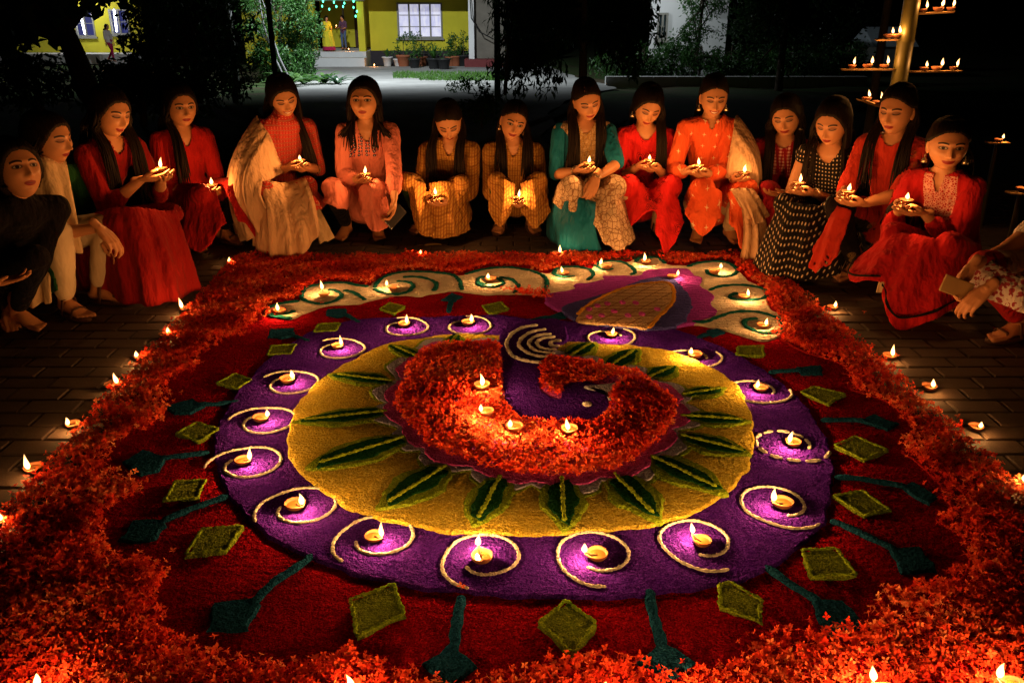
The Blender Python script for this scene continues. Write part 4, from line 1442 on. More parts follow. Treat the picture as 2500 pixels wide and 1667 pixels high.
        if g('shoes', None) is not None:
            sole = []
            for q in np.linspace(0, 2 * math.pi, 22, endpoint=False):
                yy = 0.055 + 0.122 * math.cos(q); xx = (0.040 + 0.008 * math.cos(q)) * math.sin(q)
                sole.append((xx, yy))
            sv = np.array([(x, y, z) for z in (-0.094, -0.079) for x, y in sole]) * s
            m = len(sole)
            sf = [tuple(range(m - 1, -1, -1)), tuple(range(m, 2 * m))] + [(i, (i + 1) % m, m + (i + 1) % m, m + i) for i in range(m)]
            sm = MB().add(sv, sf)
            for yy, hz in ((0.095, -0.048), (0.02, -0.012)):
                sm.add(*tube([(-.044 * s, yy * s, -.08 * s), (-.03 * s, (yy + .004) * s, hz * s + .004), (0, (yy + .01) * s, (hz + .012) * s), (.03 * s, (yy + .004) * s, hz * s + .004), (.044 * s, yy * s, -.08 * s)], [(.010 * s, .003)] * 5, 6, lateral=(0, 1, 0)))
            SV = sm.arr() @ np.column_stack([fr, fdw, UP]).T + ank[k] * np.array([1, 1, 0]) + UP * (base[2] + 0.0955 * s)
            put("sandal", SV, sm.f, g('shoes') or M_SANDAL)
    nbody = mb.n
    mb.add(Hp(HEAD_V), HEAD_F)
    BV = mb.arr()
    hco = np.full((len(BV), 3), -1.0); hco[nbody:] = HEAD_V
    me = MB().add(BV - base, mb.f).mesh("body")
    vattr(me, "hco", hco)
    link("body", me, skn, root)

    # --- upper garment
    fat = g('fat', 1.0)
    kp = [tube([pel - UP * .02, waist, chest, nb - UP * 0.055 * s], [(.160 * s * fat, .132 * s * fat), (.128 * s * fat, .100 * s * fat), (.145 * s * fat, .106 * s * fat), (.13 * s, .078 * s)], 18, lateral=srt),
          tube([sho[1], nb - UP * .047 * s, sho[-1]], [.058 * s, .062 * s, .058 * s], 12),
          ellipsoid(chest + sfw * .055 * s + srt * .055 * s, (.062 * s,) * 3), ellipsoid(chest + sfw * .055 * s - srt * .055 * s, (.062 * s,) * 3)]
    collar = g('collar', 0)
    if collar:
        kp.append(tube([nb - UP * .04 * s, nb + UP * collar], [.066 * s, .061 * s], 14))
    sl = g('sleeve', 1.75)                           # 1 reaches the elbow, 2 the wrist
    slv = []
    if sl > 0:
        for k in (1, -1):
            wr = hand[k][0]
            t1 = min(sl, 1.0)
            e1 = sho[k] + (elb[k] - sho[k]) * t1
            (slv if g('sleeve_cloth') else kp).append(tube([sho[k], (sho[k] + e1) / 2, e1], [.060 * s, .056 * s, .052 * s], 12))
            if sl > 1:
                e2 = elb[k] + (wr - elb[k]) * (sl - 1)
                (slv if g('sleeve_cloth') else kp).append(tube([elb[k], (elb[k] + e2) / 2, e2], [.052 * s, .050 * s, .046 * s], 12))
    cover = g('cover', 1.0)                          # how far down the thighs the garment lies
    if cover > 0:
        for k in (1, -1):
            e = hip[k] + (knee[k] - hip[k]) * min(cover, 1.0)
            kr = max(.060, .056 * g('leg_fat', 1.0) + .007) if cover >= .8 else .064
            kp.append(tube([hip[k], (hip[k] + e) / 2 + UP * .01, e], [.098 * s, max(.078, .072 * g('leg_fat', 1.0) + .007) * s, kr * s], 12))
    for pn in g('panels', ()):
        kw = dict(pn[2]) if len(pn) > 2 else {}
        bl = kw.pop('bulge', (0, 0, 0))
        kw['bulge'] = (rgt * bl[0] + fwd * bl[1] + UP * bl[2]) * s
        kp.append(sheet([WP(*p) for p in pn[0]], [WP(*p) for p in pn[1]], **kw))
    KV, KF = remesh(kp, 0.0085, 3)
    KV = crumple(KV, 0.0024)
    nk = g('neckline', None)
    if nk:                                           # an opening at the throat: (half width, depth)
        q = KV - nb
        lx, ly, lz = q @ srt, q @ sfw, q[:, 2]
        w_, d_ = nk[0] * s, nk[1] * s
        cut = (ly > -0.01) & (lz > -d_) & (np.abs(lx) < w_ * np.clip((lz + d_) / (d_ * 0.75), 0, 1) ** 0.6) | ((lz > -0.012 * s) & (np.hypot(lx, ly) < 0.072 * s))
        KF = [f for f in KF if not any(cut[i] for i in f)]
    put(g('top_name', "kurta"), KV, KF, spec['cloth'])
    if slv:
        h_ = len(slv) // 2
        for grp in (slv[:h_], slv[h_:]):
            SV_, SF_ = remesh(grp, 0.0085, 3)
            put("sleeve", crumple(SV_, 0.002), SF_, g('sleeve_cloth'))
    # --- legs
    if g('legs', None) is not None:
        ll = g('leg_len', 0.90)
        lp = []
        for k in (1, -1):
            e = knee[k] + (ank[k] - knee[k]) * ll
            f2 = g('leg_fat', 1.0)
            lp.append(tube([hip[k], (hip[k] + knee[k]) / 2, knee[k]], [.085 * s * f2, .072 * s * f2, .056 * s * f2], 12))
            lp.append(tube([knee[k], knee[k] * .6 + e * .4, e], [.055 * s * f2, .056 * s * f2, .040 * s * f2], 12))
        lp.append(ellipsoid(pel, (.14 * s, .12 * s, .10 * s)))
        LV, LF = remesh(lp, 0.010, 3)
        put("leggings", crumple(LV, 0.0018), LF, g('legs'))
    for nm, top, bot, mat, kw in g('cloths', ()):
        kw = dict(kw)
        bl = kw.pop('bulge', (0, 0, 0))
        kw['bulge'] = (rgt * bl[0] + fwd * bl[1] + UP * bl[2]) * s
        kw.setdefault('thick', 0.005)
        CV, CF = sheet([WP(*p) for p in top], [WP(*p) for p in bot], **kw)
        put(nm, CV, CF, mat)
    # --- hair
    hv, hfc = hair_cap(g('parting', 0.0), g('vol', 1.0), g('fringe', 0.0), g('tied', False))
    hm = MB().add(Hp(hv), hfc)
    pr = random.Random(g('seed', 1))
    for style, side, nl, ln in g('hair', (('back', 1, 16, .30), ('back', -1, 16, .30))):
        for i in range(int(nl * 3.2)):
            az = side * pr.uniform(1.25, 2.6) if style != 'front' else side * pr.uniform(1.2, 2.0)
            if g('tied', False): az = side * pr.uniform(1.95, 2.7)
            zz = pr.uniform(-0.07, 0.035)
            cc = math.sqrt(max(0, 1 - (zz / 0.117) ** 2))
            st = Hp((0.084 * math.sin(az) * cc, 0.100 * math.cos(az) * cc - 0.008, zz))
            L = ln * pr.uniform(.72, 1.1) * s
            j = pr.uniform(-1, 1)
            if style == 'front':
                p1 = nb + srt * side * (.088 + .02 * j) * s + sfw * .045 * s + UP * .030 * s
                p2 = chest * .35 + nb * .65 + srt * side * (.085 + .028 * j) * s + sfw * (.130 + .012 * pr.random()) * s
                p3 = p2 - UP * L * .75 + sfw * .02 * s + srt * side * .01 * j
                pts = [st, st * .45 + p1 * .55 + srt * side * .012, p1, p2, p3]
            elif style == 'side':
                p1 = st - UP * .11 * s + srt * side * .012 * s
                p2 = sho[side] * .55 + nb * .45 + UP * .05 * s + sfw * (.02 + .03 * j) * s
                p3 = p2 - UP * L + srt * side * (.05 + .03 * j) * s + sfw * .07 * s
                pts = [st, p1, p2, (p2 + p3) / 2 + sfw * .03, p3]
            else:
                p1 = nb + srt * side * pr.uniform(.0, .09) * s - sfw * .075 * s + UP * .05 * s
                p2 = chest + srt * side * pr.uniform(.0, .10) * s - sfw * .125 * s
                p3 = nb - UP * L + srt * side * pr.uniform(.0, .10) * s - sfw * .14 * s
                pts = [st, p1, (p1 + p3) / 2 - sfw * .02, p3]
            C = catmull(pts, 14)
            C = C + (0.004 + 0.004 * pr.random()) * np.linspace(.2, 1.3, 14)[:, None] * np.column_stack([np.sin(np.linspace(0, 5 + 3 * pr.random(), 14) + i), np.cos(np.linspace(0, 6, 14) + 2 * i), np.zeros(14)])
            r0 = pr.uniform(.0055, .0095) * s
            hm.add(*tube(C, [(r0 * (1 - .72 * q ** 1.6), r0 * .6 * (1 - .72 * q ** 1.6)) for q in np.linspace(0, 1, 14)], 7))
    put("hair", hm.arr(), hm.f, M_HAIR)
    if g('earring', False):
        for k in (1, -1):
            e0 = Hp((k * 0.080, -0.008, -0.050))
            ev, ef = lathe([(0.001, 0.0), (0.004, -0.006), (0.002, -0.012), (0.010, -0.022), (0.012, -0.034), (0.001, -0.036)], 10)
            put("earring", ev * g('earring') + e0, ef, M_GOLDMETAL)
    if g('bangle', False):
        for k in (1, -1):
            wr, fd, pn, tm = hand[k]
            for q in (0.018, 0.027):
                ring = [wr - fd * q + (frame(fd, pn)[:, 0] * math.cos(t) * 0.031 + pn * math.sin(t) * 0.026) for t in np.linspace(0, 2 * math.pi, 17)]
                put("bangle", *tube(ring, [0.0022] * 17, 6, caps=False), M_GOLDMETAL)
    return root

def hold(D, fwd, rgt, which='both', lift=0.0):
    """hands for carrying a lamp whose foot is at D"""
    D = np.asarray(D, float)
    out = {}
    fr = unit(fwd * 0.90 - rgt * 0.42 + UP * 0.10); fl = unit(fwd * 0.86 + rgt * 0.46 + UP * 0.05)
    out['R'] = (D - fr * 0.088 + rgt * 0.012 - UP * (0.020 + lift), fr, unit(UP - rgt * 0.35), 'cup')
    out['L'] = (D - fl * 0.078 - rgt * 0.016 - UP * (0.034 + lift), fl, unit(UP + rgt * 0.40), 'cup')
    return out

# ------------------------------------------------------------------ the people round the lamps
C_BLACK = mat_cloth("black_cotton", (0.006, 0.005, 0.007))
C_NAVY = mat_cloth("dark_navy_cotton", (0.005, 0.006, 0.012))
C_GREEN = mat_cloth("dark_green_cotton", (0.012, 0.07, 0.022))
C_CREAM = mat_cloth("cream_cotton", (0.68, 0.50, 0.30), fold=0.45)
C_OFFWHITE = mat_cloth("off_white_leggings", (0.72, 0.58, 0.40), fold=0.2)
C_RED = mat_cloth("crimson_cotton", (0.26, 0.010, 0.010))
C_RED2 = mat_cloth("scarlet_cotton", (0.40, 0.013, 0.012))
C_ROWS = mat_cloth("red_embroidered_rows", (0.50, 0.04, 0.03), 'rows', (0.66, 0.30, 0.22))
C_PINK = mat_cloth("salmon_pink_cotton", (0.72, 0.22, 0.17), yoke=(0.085, -0.22, -0.05, (0.03, 0.02, 0.09), 'mirror'))
C_PLAINPINK = mat_cloth("salmon_pink_plain", (0.72, 0.22, 0.17))
C_CHECK = mat_cloth("yellow_brown_check", (0.50, 0.27, 0.06), 'check', (0.22, 0.07, 0.02))
C_LEAF = mat_cloth("bottle_green_leggings", (0.012, 0.06, 0.012))
C_JALI = mat_cloth("cream_net_print", (0.66, 0.50, 0.34), 'jali', (0.20, 0.09, 0.04), yoke=(0.08, -0.26, 0.0, (0.50, 0.28, 0.06), 'lace'))
C_TEAL = mat_cloth("teal_silk", (0.008, 0.15, 0.27), rough=0.55)
C_PAISLEY = mat_cloth("red_paisley_print", (0.66, 0.020, 0.022), 'paisley', (0.06, 0.006, 0.006))
C_ORANGE = mat_cloth("orange_star_print", (0.78, 0.115, 0.035), 'stars', (0.85, 0.62, 0.38))
C_SHAWL = mat_cloth("cream_gauze", (0.66, 0.42, 0.25), fold=0.7)
C_MAROON = mat_cloth("maroon_mirror_work", (0.30, 0.012, 0.022), yoke=(0.09, -0.24, 0.0, (0.62, 0.25, 0.22), 'mirror'))
C_DOTS = mat_cloth("black_dotted_print", (0.014, 0.012, 0.012), 'dots', (0.62, 0.50, 0.36))
C_CORAL = mat_cloth("coral_red_medallion", (0.50, 0.036, 0.020), 'medallion', (0.30, 0.12, 0.06))
C_GOLDBLACK = mat_cloth("black_gold_motif", (0.014, 0.010, 0.012), 'medallion', (0.34, 0.22, 0.10))
C_LACE = mat_cloth("scarlet_lace_yoke", (0.42, 0.012, 0.015), yoke=(0.078, -0.30, -0.02, (0.75, 0.42, 0.36), 'lace'))
C_FLORAL = mat_cloth("white_floral_print", (0.66, 0.58, 0.56), 'floral', (0.32, 0.05, 0.07))
C_WHITE = mat_cloth("white_cotton", (0.66, 0.60, 0.56))
C_PIPING = mat_cloth("black_piping", (0.01, 0.008, 0.008))
M_PHONE = plain("phone_glass", (0.02, 0.02, 0.025), 0.15, 0.6)
M_CASE = plain("tan_phone_case", (0.50, 0.32, 0.14), 0.5, 0.4)

def dirs(face):
    a = math.radians(face)
    return np.array([math.sin(a), -math.cos(a), 0.0]), np.array([-math.cos(a), -math.sin(a), 0.0])

def crouch(label, base_px, face, head_px, head_dy, look, lamp=None, other=None, **kw):
    """base, head and lamp are where they are seen; head_dy and the lamp's third value are steps in depth"""
    b = G(*base_px)
    fwd, rgt = dirs(face)
    sp = dict(kw)
    sp.update(label=label, base=(b[0], b[1]), face=face, head=PY(*head_px, b[1] + head_dy), look=look)
    def loc(x, y, z):
        return b + rgt * x + fwd * y + UP * z
    rest = {'R': (loc(.17, .18, .50), unit(fwd * .8 - UP * .6), unit(-UP - rgt * .2), 'rest'), 'L': (loc(-.17, .18, .50), unit(fwd * .8 - UP * .6), unit(-UP + rgt * .2), 'rest')}
    h = dict(rest)
    if lamp:
        D = PY(lamp[0], lamp[1], b[1] + lamp[2])
        hh = hold(D, fwd, rgt)
        use = lamp[3] if len(lamp) > 3 else 'RL'
        for q in use:
            h[q] = hh[q]
        if len(use) == 2 and sp.pop('swap', False):
            hh = hold(D, fwd, rgt)
        yaw = math.atan2(-1.0, -0.2 * D[0]) if len(lamp) < 6 else lamp[5]
        diya(D + UP * .006, yaw, lamp[4], "lamps held in hands", sp.pop('power', 2.6), flame=sp.pop('flame', None), scale=1.12)
    if other:
        for q, (u, v, dy, fd, pn, tm) in other.items():
            F3 = rgt * fd[0] + fwd * fd[1] + UP * fd[2]; P3_ = rgt * pn[0] + fwd * pn[1] + UP * pn[2]
            h[q] = (PY(u, v, b[1] + dy), F3, P3_, tm)
    sp['handR'], sp['handL'] = h['R'], h['L']
    return person(sp)

FRONT = lambda zl, zm, zr, w=0.22: ([(w, .14, .46), (.10, .24, .50), (0, .16, .44), (-.10, .24, .50), (-w, .14, .46)], [(w + .03, .24, zl), (.10, .33, (zl + zm) / 2), (0, .36, zm), (-.10, .33, (zr + zm) / 2), (-w - .03, .24, zr)])
SIDE = lambda k, z: ([(k * .16, -.26, .34), (k * .20, -.05, .44), (k * .22, .18, .48)], [(k * .22, -.30, z), (k * .27, 0, z), (k * .26, .26, z)])

def build_people():
    # far left: dark clothes, short hair
    crouch("person in black clothes with short hair at the left edge, looking up", (10, 770), 50, (40, 388), 0.02, (52, -14, 0), None,
           {'R': (-14, 648, -0.25, (-.6, .7, .1), (-.2, .3, 1), 'open'), 'L': (20, 720, .15, (.2, .9, -.3), (0, -.2, -1), 'rest')},
           cloth=C_BLACK, legs=C_NAVY, eyes='open', hair=(('back', 1, 8, .10), ('back', -1, 8, .10)), collar=.03, sleeve=1.7, cover=1.0, seed=2, vol=1.2)
    # cream scarf, white leggings
    crouch("person with cream draped scarf, dark green top and off-white leggings, seen in profile", (218, 712), 68, (112, 318), 0.12, (78, 4, 0), None,
           {'R': (232, 528, -0.10, (-.1, .7, -.7), (-.1, -.3, -1), 'rest'), 'L': (240, 545, .10, (.1, .8, -.5), (0, -.2, -1), 'rest')},
           cloth=C_GREEN, legs=C_OFFWHITE, leg_fat=1.15, pelvis=(0, -.34, .30), kneeR=(.13, .02, .42), kneeL=(-.14, .03, .40), shoes=M_SANDAL,
           sleeve=1.0, cover=.55, vol=1.1, seed=3, hair=(('front', 1, 14, .30), ('back', -1, 12, .3)),
           panels=[([(.16, -.40, .34), (.20, -.24, .40), (.20, -.05, .44)], [(.22, -.42, .10), (.26, -.22, .08), (.24, .02, .16)], dict(folds=4))],
           cloths=[("scarf", [(.15, -.40, .70), (.10, -.26, .76), (.0, -.14, .745), (-.12, -.14, .70)], [(.27, -.36, .30), (.26, -.16, .28), (.14, -.03, .32), (.0, .0, .36)], C_CREAM, dict(folds=5, amp=.014, bulge=(.05, .06, 0), cols=40)),
                   ("scarf_end", [(.24, -.34, .36), (.25, -.18, .36), (.17, -.06, .36)], [(.30, -.32, .10), (.31, -.18, .07), (.25, -.04, .10)], C_CREAM, dict(folds=4, amp=.016, cols=30, bulge=(.03, .03, 0)))])
    # red kurta, belted
    crouch("woman in dark red belted kurta spread to the paving, stretching a lamp forward, left", (312, 668), 62, (254, 258), 0.10, (60, 12, 6),
           (372, 398, -0.02, 'RL', "lit clay lamp in the outstretched hand of the belted red kurta"), None,
           smile=1, cloth=C_RED, legs=C_RED, pelvis=(0, -.26, .28), kneeR=(.15, .16, .41), kneeL=(-.15, .18, .40), sleeve=1.35, cover=1.0, drop=.02, seed=4, neckline=(.04, .08),
           hair=(('front', 1, 16, .34), ('front', -1, 12, .34), ('back', 1, 10, .3)), eyes='down',
           panels=[([(.15, -.34, .32), (.21, -.10, .42), (.22, .10, .50), (.16, .24, .52), (0, .26, .48), (-.16, .26, .46)], [(.20, -.34, .03), (.25, -.10, .02), (.27, .14, .02), (.22, .32, .02), (.05, .38, .025), (-.16, .34, .03)], dict(folds=6, amp=.016, cols=48, bulge=(.02, .03, 0)))],
           cloths=[("belt", [(.14, -.20, .44), (.155, -.12, .445), (.12, -.01, .45), (.0, .035, .45), (-.12, .0, .45)], [(.145, -.21, .415), (.16, -.12, .42), (.125, -.005, .425), (.0, .04, .425), (-.125, .005, .425)], C_BLACK, dict(folds=0, amp=0, rows=3, thick=.008))])
    # red kurta with black leggings
    crouch("woman in red shirt-collar kurta and black leggings beside the cream shawl, holding a lamp low", (492, 566), 45, (415, 244), 0.08, (38, 2, 0),
           (487, 436, -0.10, 'RL', "lit clay lamp in hands above the black leggings, second from left"), None,
           cloth=C_RED2, legs=C_BLACK, pelvis=(0, -.24, .27), sleeve=1.25, collar=.02, neckline=(.035, .11), cover=1.0, eyes='open', seed=5, shoes=M_SANDAL,
           hair=(('front', 1, 12, .36), ('back', 1, 10, .3), ('back', -1, 14, .3)),
           panels=[([(.17, -.30, .34), (.21, -.05, .44), (.21, .16, .50), (.06, .22, .48)], [(.25, -.30, .26), (.30, .0, .20), (.30, .27, .06), (.10, .36, .22)], dict(folds=3, amp=.014)),
                   ([(-.02, .20, .50), (-.12, .24, .50), (-.22, .14, .46)], [(-.02, .34, .24), (-.16, .38, .10), (-.30, .24, .20)], dict(folds=3, amp=.014))])
    # cream shawl
    crouch("smiling woman wrapped in cream gauze shawl over red banded top, looking down at her lamp", (655, 553), 28, (650, 222), 0.06, (26, 20, -10),
           (690, 378, -0.16, 'RL', "lit clay lamp at the fingertips beside the cream shawl"), None,
           cloth=C_ROWS, legs=C_CREAM, sleeve=1.0, poleR=-UP - dirs(28)[0] * .7 - dirs(28)[1] * .25, collar=.025, smile=2, seed=6, vol=1.15, hair=(('back', 1, 16, .3), ('side', -1, 22, .36), ('back', -1, 12, .3)), fat=1.04,
           panels=[([(-.02, .20, .50), (-.12, .24, .50), (-.22, .12, .46)], [(-.05, .36, .30), (-.18, .36, .26), (-.30, .22, .26)], dict(folds=3, amp=.01))],
           cloths=[("shawl", [(-.02, -.22, .70), (.05, -.16, .755), (.078, -.07, .77), (.07, .015, .73), (.035, .065, .65), (-.02, .085, .54)], [(.16, -.36, .06), (.30, -.20, .03), (.35, .0, .04), (.33, .18, .08), (.25, .29, .16), (.14, .32, .26)], C_SHAWL, dict(folds=6, amp=.016, cols=44, bulge=(.12, .05, .03), rows=28)),
                   ("shawl_lap", [(.25, .0, .50), (.17, .20, .53), (.02, .19, .50), (-.13, .25, .53)], [(.32, .22, .05), (.22, .42, .02), (.04, .50, .03), (-.14, .46, .15)], C_SHAWL, dict(folds=5, amp=.016, cols=44, bulge=(0, .05, .02))),
                   ("skirt", [(-.15, .10, .40), (-.22, .10, .40), (-.22, -.1, .36)], [(-.18, .34, .05), (-.31, .26, .05), (-.32, -.05, .05)], C_CREAM, dict(folds=4, amp=.014))])
    # pink kurta
    crouch("woman in salmon pink kurta with dark mirror-work yoke and black leggings, facing the camera", (830, 549), 2, (836, 230), 0.05, (0, -4, 0),
           (840, 410, -0.24, 'R', "lit clay lamp in the right hand of the salmon pink kurta"), {'L': (905, 462, -0.24, (.15, .45, -.9), (.6, .2, .3), 'rest')},
           cloth=C_PINK, legs=C_BLACK, sleeve=1.62, neckline=(.045, .12), eyes='open', seed=7, cover=1.0, vol=1.25, leg_len=.93,
           hair=(('side', 1, 14, .10), ('side', -1, 14, .10), ('front', 1, 5, .12), ('front', -1, 5, .12), ('back', 1, 8, .3), ('back', -1, 8, .3)),
           panels=[([(.22, .12, .46), (.12, .22, .50), (.03, .14, .44)], [(.25, .22, .34), (.12, .30, .30), (.05, .24, .24)], dict(folds=2, amp=.012)),
                   ([(-.03, .14, .44), (-.12, .23, .50), (-.23, .12, .46)], [(-.06, .28, .22), (-.17, .34, .13), (-.31, .27, .16)], dict(folds=3, amp=.014))])
    # two in checked kurtas
    crouch("woman in yellow checked kurta and green leggings with head bowed, left of the checked pair", (1000, 533), -4, (1030, 278), -0.02, (4, 34, -6),
           (1000, 458, -0.30, 'RL', "lit clay lamp cupped low by the bowed woman in checks"), None,
           tied=True, smile=1, cloth=C_CHECK, legs=C_LEAF, sleeve=1.7, neckline=(.035, .10), seed=8, bindi=True, earring=.8, shoes=M_SANDAL, kneeL=(-.20, .14, .35), kneeR=(.13, .24, .38),
           hair=(('front', 1, 12, .26), ('front', -1, 12, .26), ('back', 1, 8, .25), ('back', -1, 8, .25)),
           panels=[([(.20, .14, .46), (.12, .26, .50), (.03, .20, .46)], [(.10, .33, .14), (.04, .38, .08), (-.06, .36, .06)], dict(folds=3, amp=.010)),
                   ([(.0, .20, .46), (-.12, .22, .48), (-.24, .10, .44), (-.24, -.1, .38)], [(-.05, .36, .05), (-.18, .34, .05), (-.31, .20, .06), (-.30, -.1, .10)], dict(folds=4, amp=.012))])
    crouch("smiling woman in yellow checked kurta with tilted head looking at the camera, green leggings", (1186, 533), 2, (1180, 278), -0.02, (6, 10, 14),
           (1192, 462, -0.30, 'RL', "lit clay lamp held low by the checked kurta with tilted head"), None,
           tied=True, smile=1, cloth=C_CHECK, legs=C_LEAF, sleeve=1.8, neckline=(.035, .10), seed=9, bindi=True, eyes='open', earring=.8, shoes=M_SANDAL,
           hair=(('front', 1, 14, .24), ('front', -1, 14, .24), ('back', 1, 8, .25), ('back', -1, 8, .25)),
           panels=[([(.21, .14, .46), (.12, .26, .50), (.02, .20, .46)], [(.25, .26, .22), (.15, .36, .12), (.03, .32, .26)], dict(folds=3, amp=.010)),
                   ([(-.02, .20, .46), (-.12, .26, .50), (-.22, .14, .46)], [(-.02, .36, .22), (-.13, .40, .12), (-.27, .28, .20)], dict(folds=3, amp=.010))])
    # teal and cream
    crouch("woman in cream net-print dress with teal sleeves and teal skirt, large earrings", (1345, 550), 6, (1348, 230), 0.05, (10, 20, -10),
           (1352, 386, -0.24, 'R', "lit clay lamp in the hand of the teal-sleeved dress"), {'L': (1368, 412, -0.26, (.35, .3, -.9), (.1, -1, 0), 'rest')},
           tied=True, parting=.02, smile=1, cloth=C_JALI, legs=C_TEAL, leg_fat=1.3, sleeve=.95, sleeve_cloth=C_TEAL, neckline=(.045, .08), seed=10, earring=1.5, bangle=True, poleL=-UP * .4 - dirs(6)[1] * 1.0, top_name="dress",
           hair=(('front', 1, 16, .36), ('front', -1, 12, .34), ('back', 1, 8, .3), ('back', -1, 8, .3)),
           panels=[([(.10, .20, .50), (.0, .18, .46), (-.12, .25, .50), (-.24, .10, .46)], [(.06, .36, .22), (-.06, .42, .08), (-.18, .42, .04), (-.33, .26, .06)], dict(folds=4, amp=.012)),
                   ([(.22, -.1, .40), (.22, .12, .46), (.10, .22, .50)], [(.26, -.12, .28), (.28, .2, .26), (.12, .33, .24)], dict(folds=2, amp=.012))],
           cloths=[("skirt", [(.20, -.22, .36), (.235, .05, .42), (.15, .25, .42), (.0, .28, .36)], [(.28, -.22, .03), (.31, .10, .02), (.19, .33, .02), (-.04, .36, .03)], C_TEAL, dict(folds=3, amp=.012, bulge=(.03, .05, 0), thick=.01))])
    # red paisley
    crouch("woman in bright red kurta with black paisley print, both hands round her lamp", (1475, 545), 0, (1488, 244), 0.02, (4, 26, 9),
           (1492, 378, -0.22, 'RL', "lit clay lamp cupped by the red paisley kurta"), None,
           parting=-.015, smile=1, cloth=C_PAISLEY, legs=C_CREAM, leg_fat=1.15, sleeve=1.3, neckline=(.055, .085), seed=11, earring=1.1, shoes=C_BLACK,
           hair=(('back', 1, 14, .3), ('front', -1, 16, .32), ('back', -1, 8, .3)),
           panels=[FRONT(.10, .28, .10, .20)[0:2] + (dict(folds=2, amp=.012, cols=40),), ([(-.05, .24, .50), (-.12, .26, .50), (-.2, .18, .46)], [(-.02, .42, .16), (-.10, .46, .015), (-.26, .34, .18)], dict(folds=2, amp=.010))])
    # orange with shawl
    crouch("smiling woman in orange star-print kurta with cream scarf over one shoulder", (1640, 556), -4, (1640, 222), 0.05, (-4, 14, 0),
           (1604, 390, -0.24, 'RL', "lit clay lamp held before the orange star-print kurta"), None,
           tied=True, cloth=C_ORANGE, legs=C_CREAM, leg_fat=1.2, sleeve=1.65, collar=.028, neckline=(.02, .07), smile=2, bindi=True, seed=12, earring=1.1, leg_len=.97,
           hair=(('back', 1, 14, .3), ('back', -1, 14, .3)),
           panels=[([(.22, .12, .46), (.12, .25, .50), (.02, .18, .45)], [(.31, .24, .26), (.18, .36, .13), (.03, .32, .24)], dict(folds=2, amp=.012)),
                   ([(-.02, .18, .45), (-.12, .25, .50), (-.20, .14, .46)], [(-.04, .34, .24), (-.13, .38, .06), (-.24, .28, .18)], dict(folds=2, amp=.012))],
           cloths=[("scarf", [(-.02, .085, .52), (-.04, .06, .66), (-.065, -.04, .765), (-.10, -.12, .755), (-.14, -.21, .66)], [(-.13, .22, .40), (-.22, .20, .42), (-.30, .08, .42), (-.33, -.06, .42), (-.30, -.2, .40)], C_SHAWL, dict(folds=5, amp=.010, cols=40, bulge=(-.05, .03, .02), rows=20)),
                   ("scarf_end", [(-.10, .22, .46), (-.20, .22, .47), (-.30, .10, .46), (-.32, -.05, .44)], [(-.10, .46, .012), (-.24, .46, .012), (-.38, .34, .012), (-.42, .10, .02)], C_SHAWL, dict(folds=6, amp=.018, cols=44, bulge=(-.02, .04, .0), rows=22)),
                   ("scarf_fold", [(-.02, .28, .49), (-.10, .30, .50), (-.2, .27, .49)], [(-.12, .40, .30), (-.22, .40, .22), (-.32, .32, .26)], C_SHAWL, dict(folds=4, amp=.016, cols=30, bulge=(0, .05, 0)))])
    # maroon, behind the scarf
    crouch("woman in maroon mirror-work top with long hair, second behind the cream scarf", (1800, 562), -18, (1806, 268), 0.05, (-26, 12, -9),
           (1708, 408, -0.16, 'R', "lit clay lamp in a bangled hand behind the cream scarf"), {'L': (1792, 446, -0.20, (.5, .7, .1), (.1, .1, 1), 'cup')},
           smile=1, power=1.0, cloth=C_MAROON, legs=C_RED, sleeve=.25, neckline=(.05, .06), seed=13, earring=1.2, bangle=True, eyes='down',
           hair=(('front', 1, 18, .40), ('front', -1, 16, .40), ('back', 1, 8, .3), ('back', -1, 8, .3)),
           panels=[([(.22, .0, .42), (.20, .20, .48), (.0, .22, .46), (-.2, .2, .48)], [(.32, .04, .20), (.28, .34, .12), (.0, .40, .12), (-.28, .32, .12)], dict(folds=4, amp=.014))])
    # black dotted
    crouch("woman in sleeveless black dress with cream dots, looking down at her lamp", (1862, 608), -38, (1912, 282), 0.06, (-40, 18, 0),
           (1836, 430, -0.12, 'RL', "lit clay lamp on open palms before the dotted dress"), None,
           cloth=C_DOTS, legs=C_BLACK, sleeve=.12, neckline=(.06, .10), seed=14, earring=.7, top_name="dress", bangle=True,
           hair=(('back', 1, 12, .36), ('front', 1, 8, .40), ('side', -1, 20, .42), ('back', -1, 12, .36)),
           panels=[([(.20, -.10, .40), (.20, .18, .48), (.10, .26, .50), (-.10, .26, .50), (-.22, .12, .46), (-.22, -.15, .40)], [(.30, -.12, .06), (.31, .22, .04), (.14, .44, .03), (-.14, .44, .03), (-.31, .22, .05), (-.30, -.18, .08)], dict(folds=6, amp=.012, cols=54))])
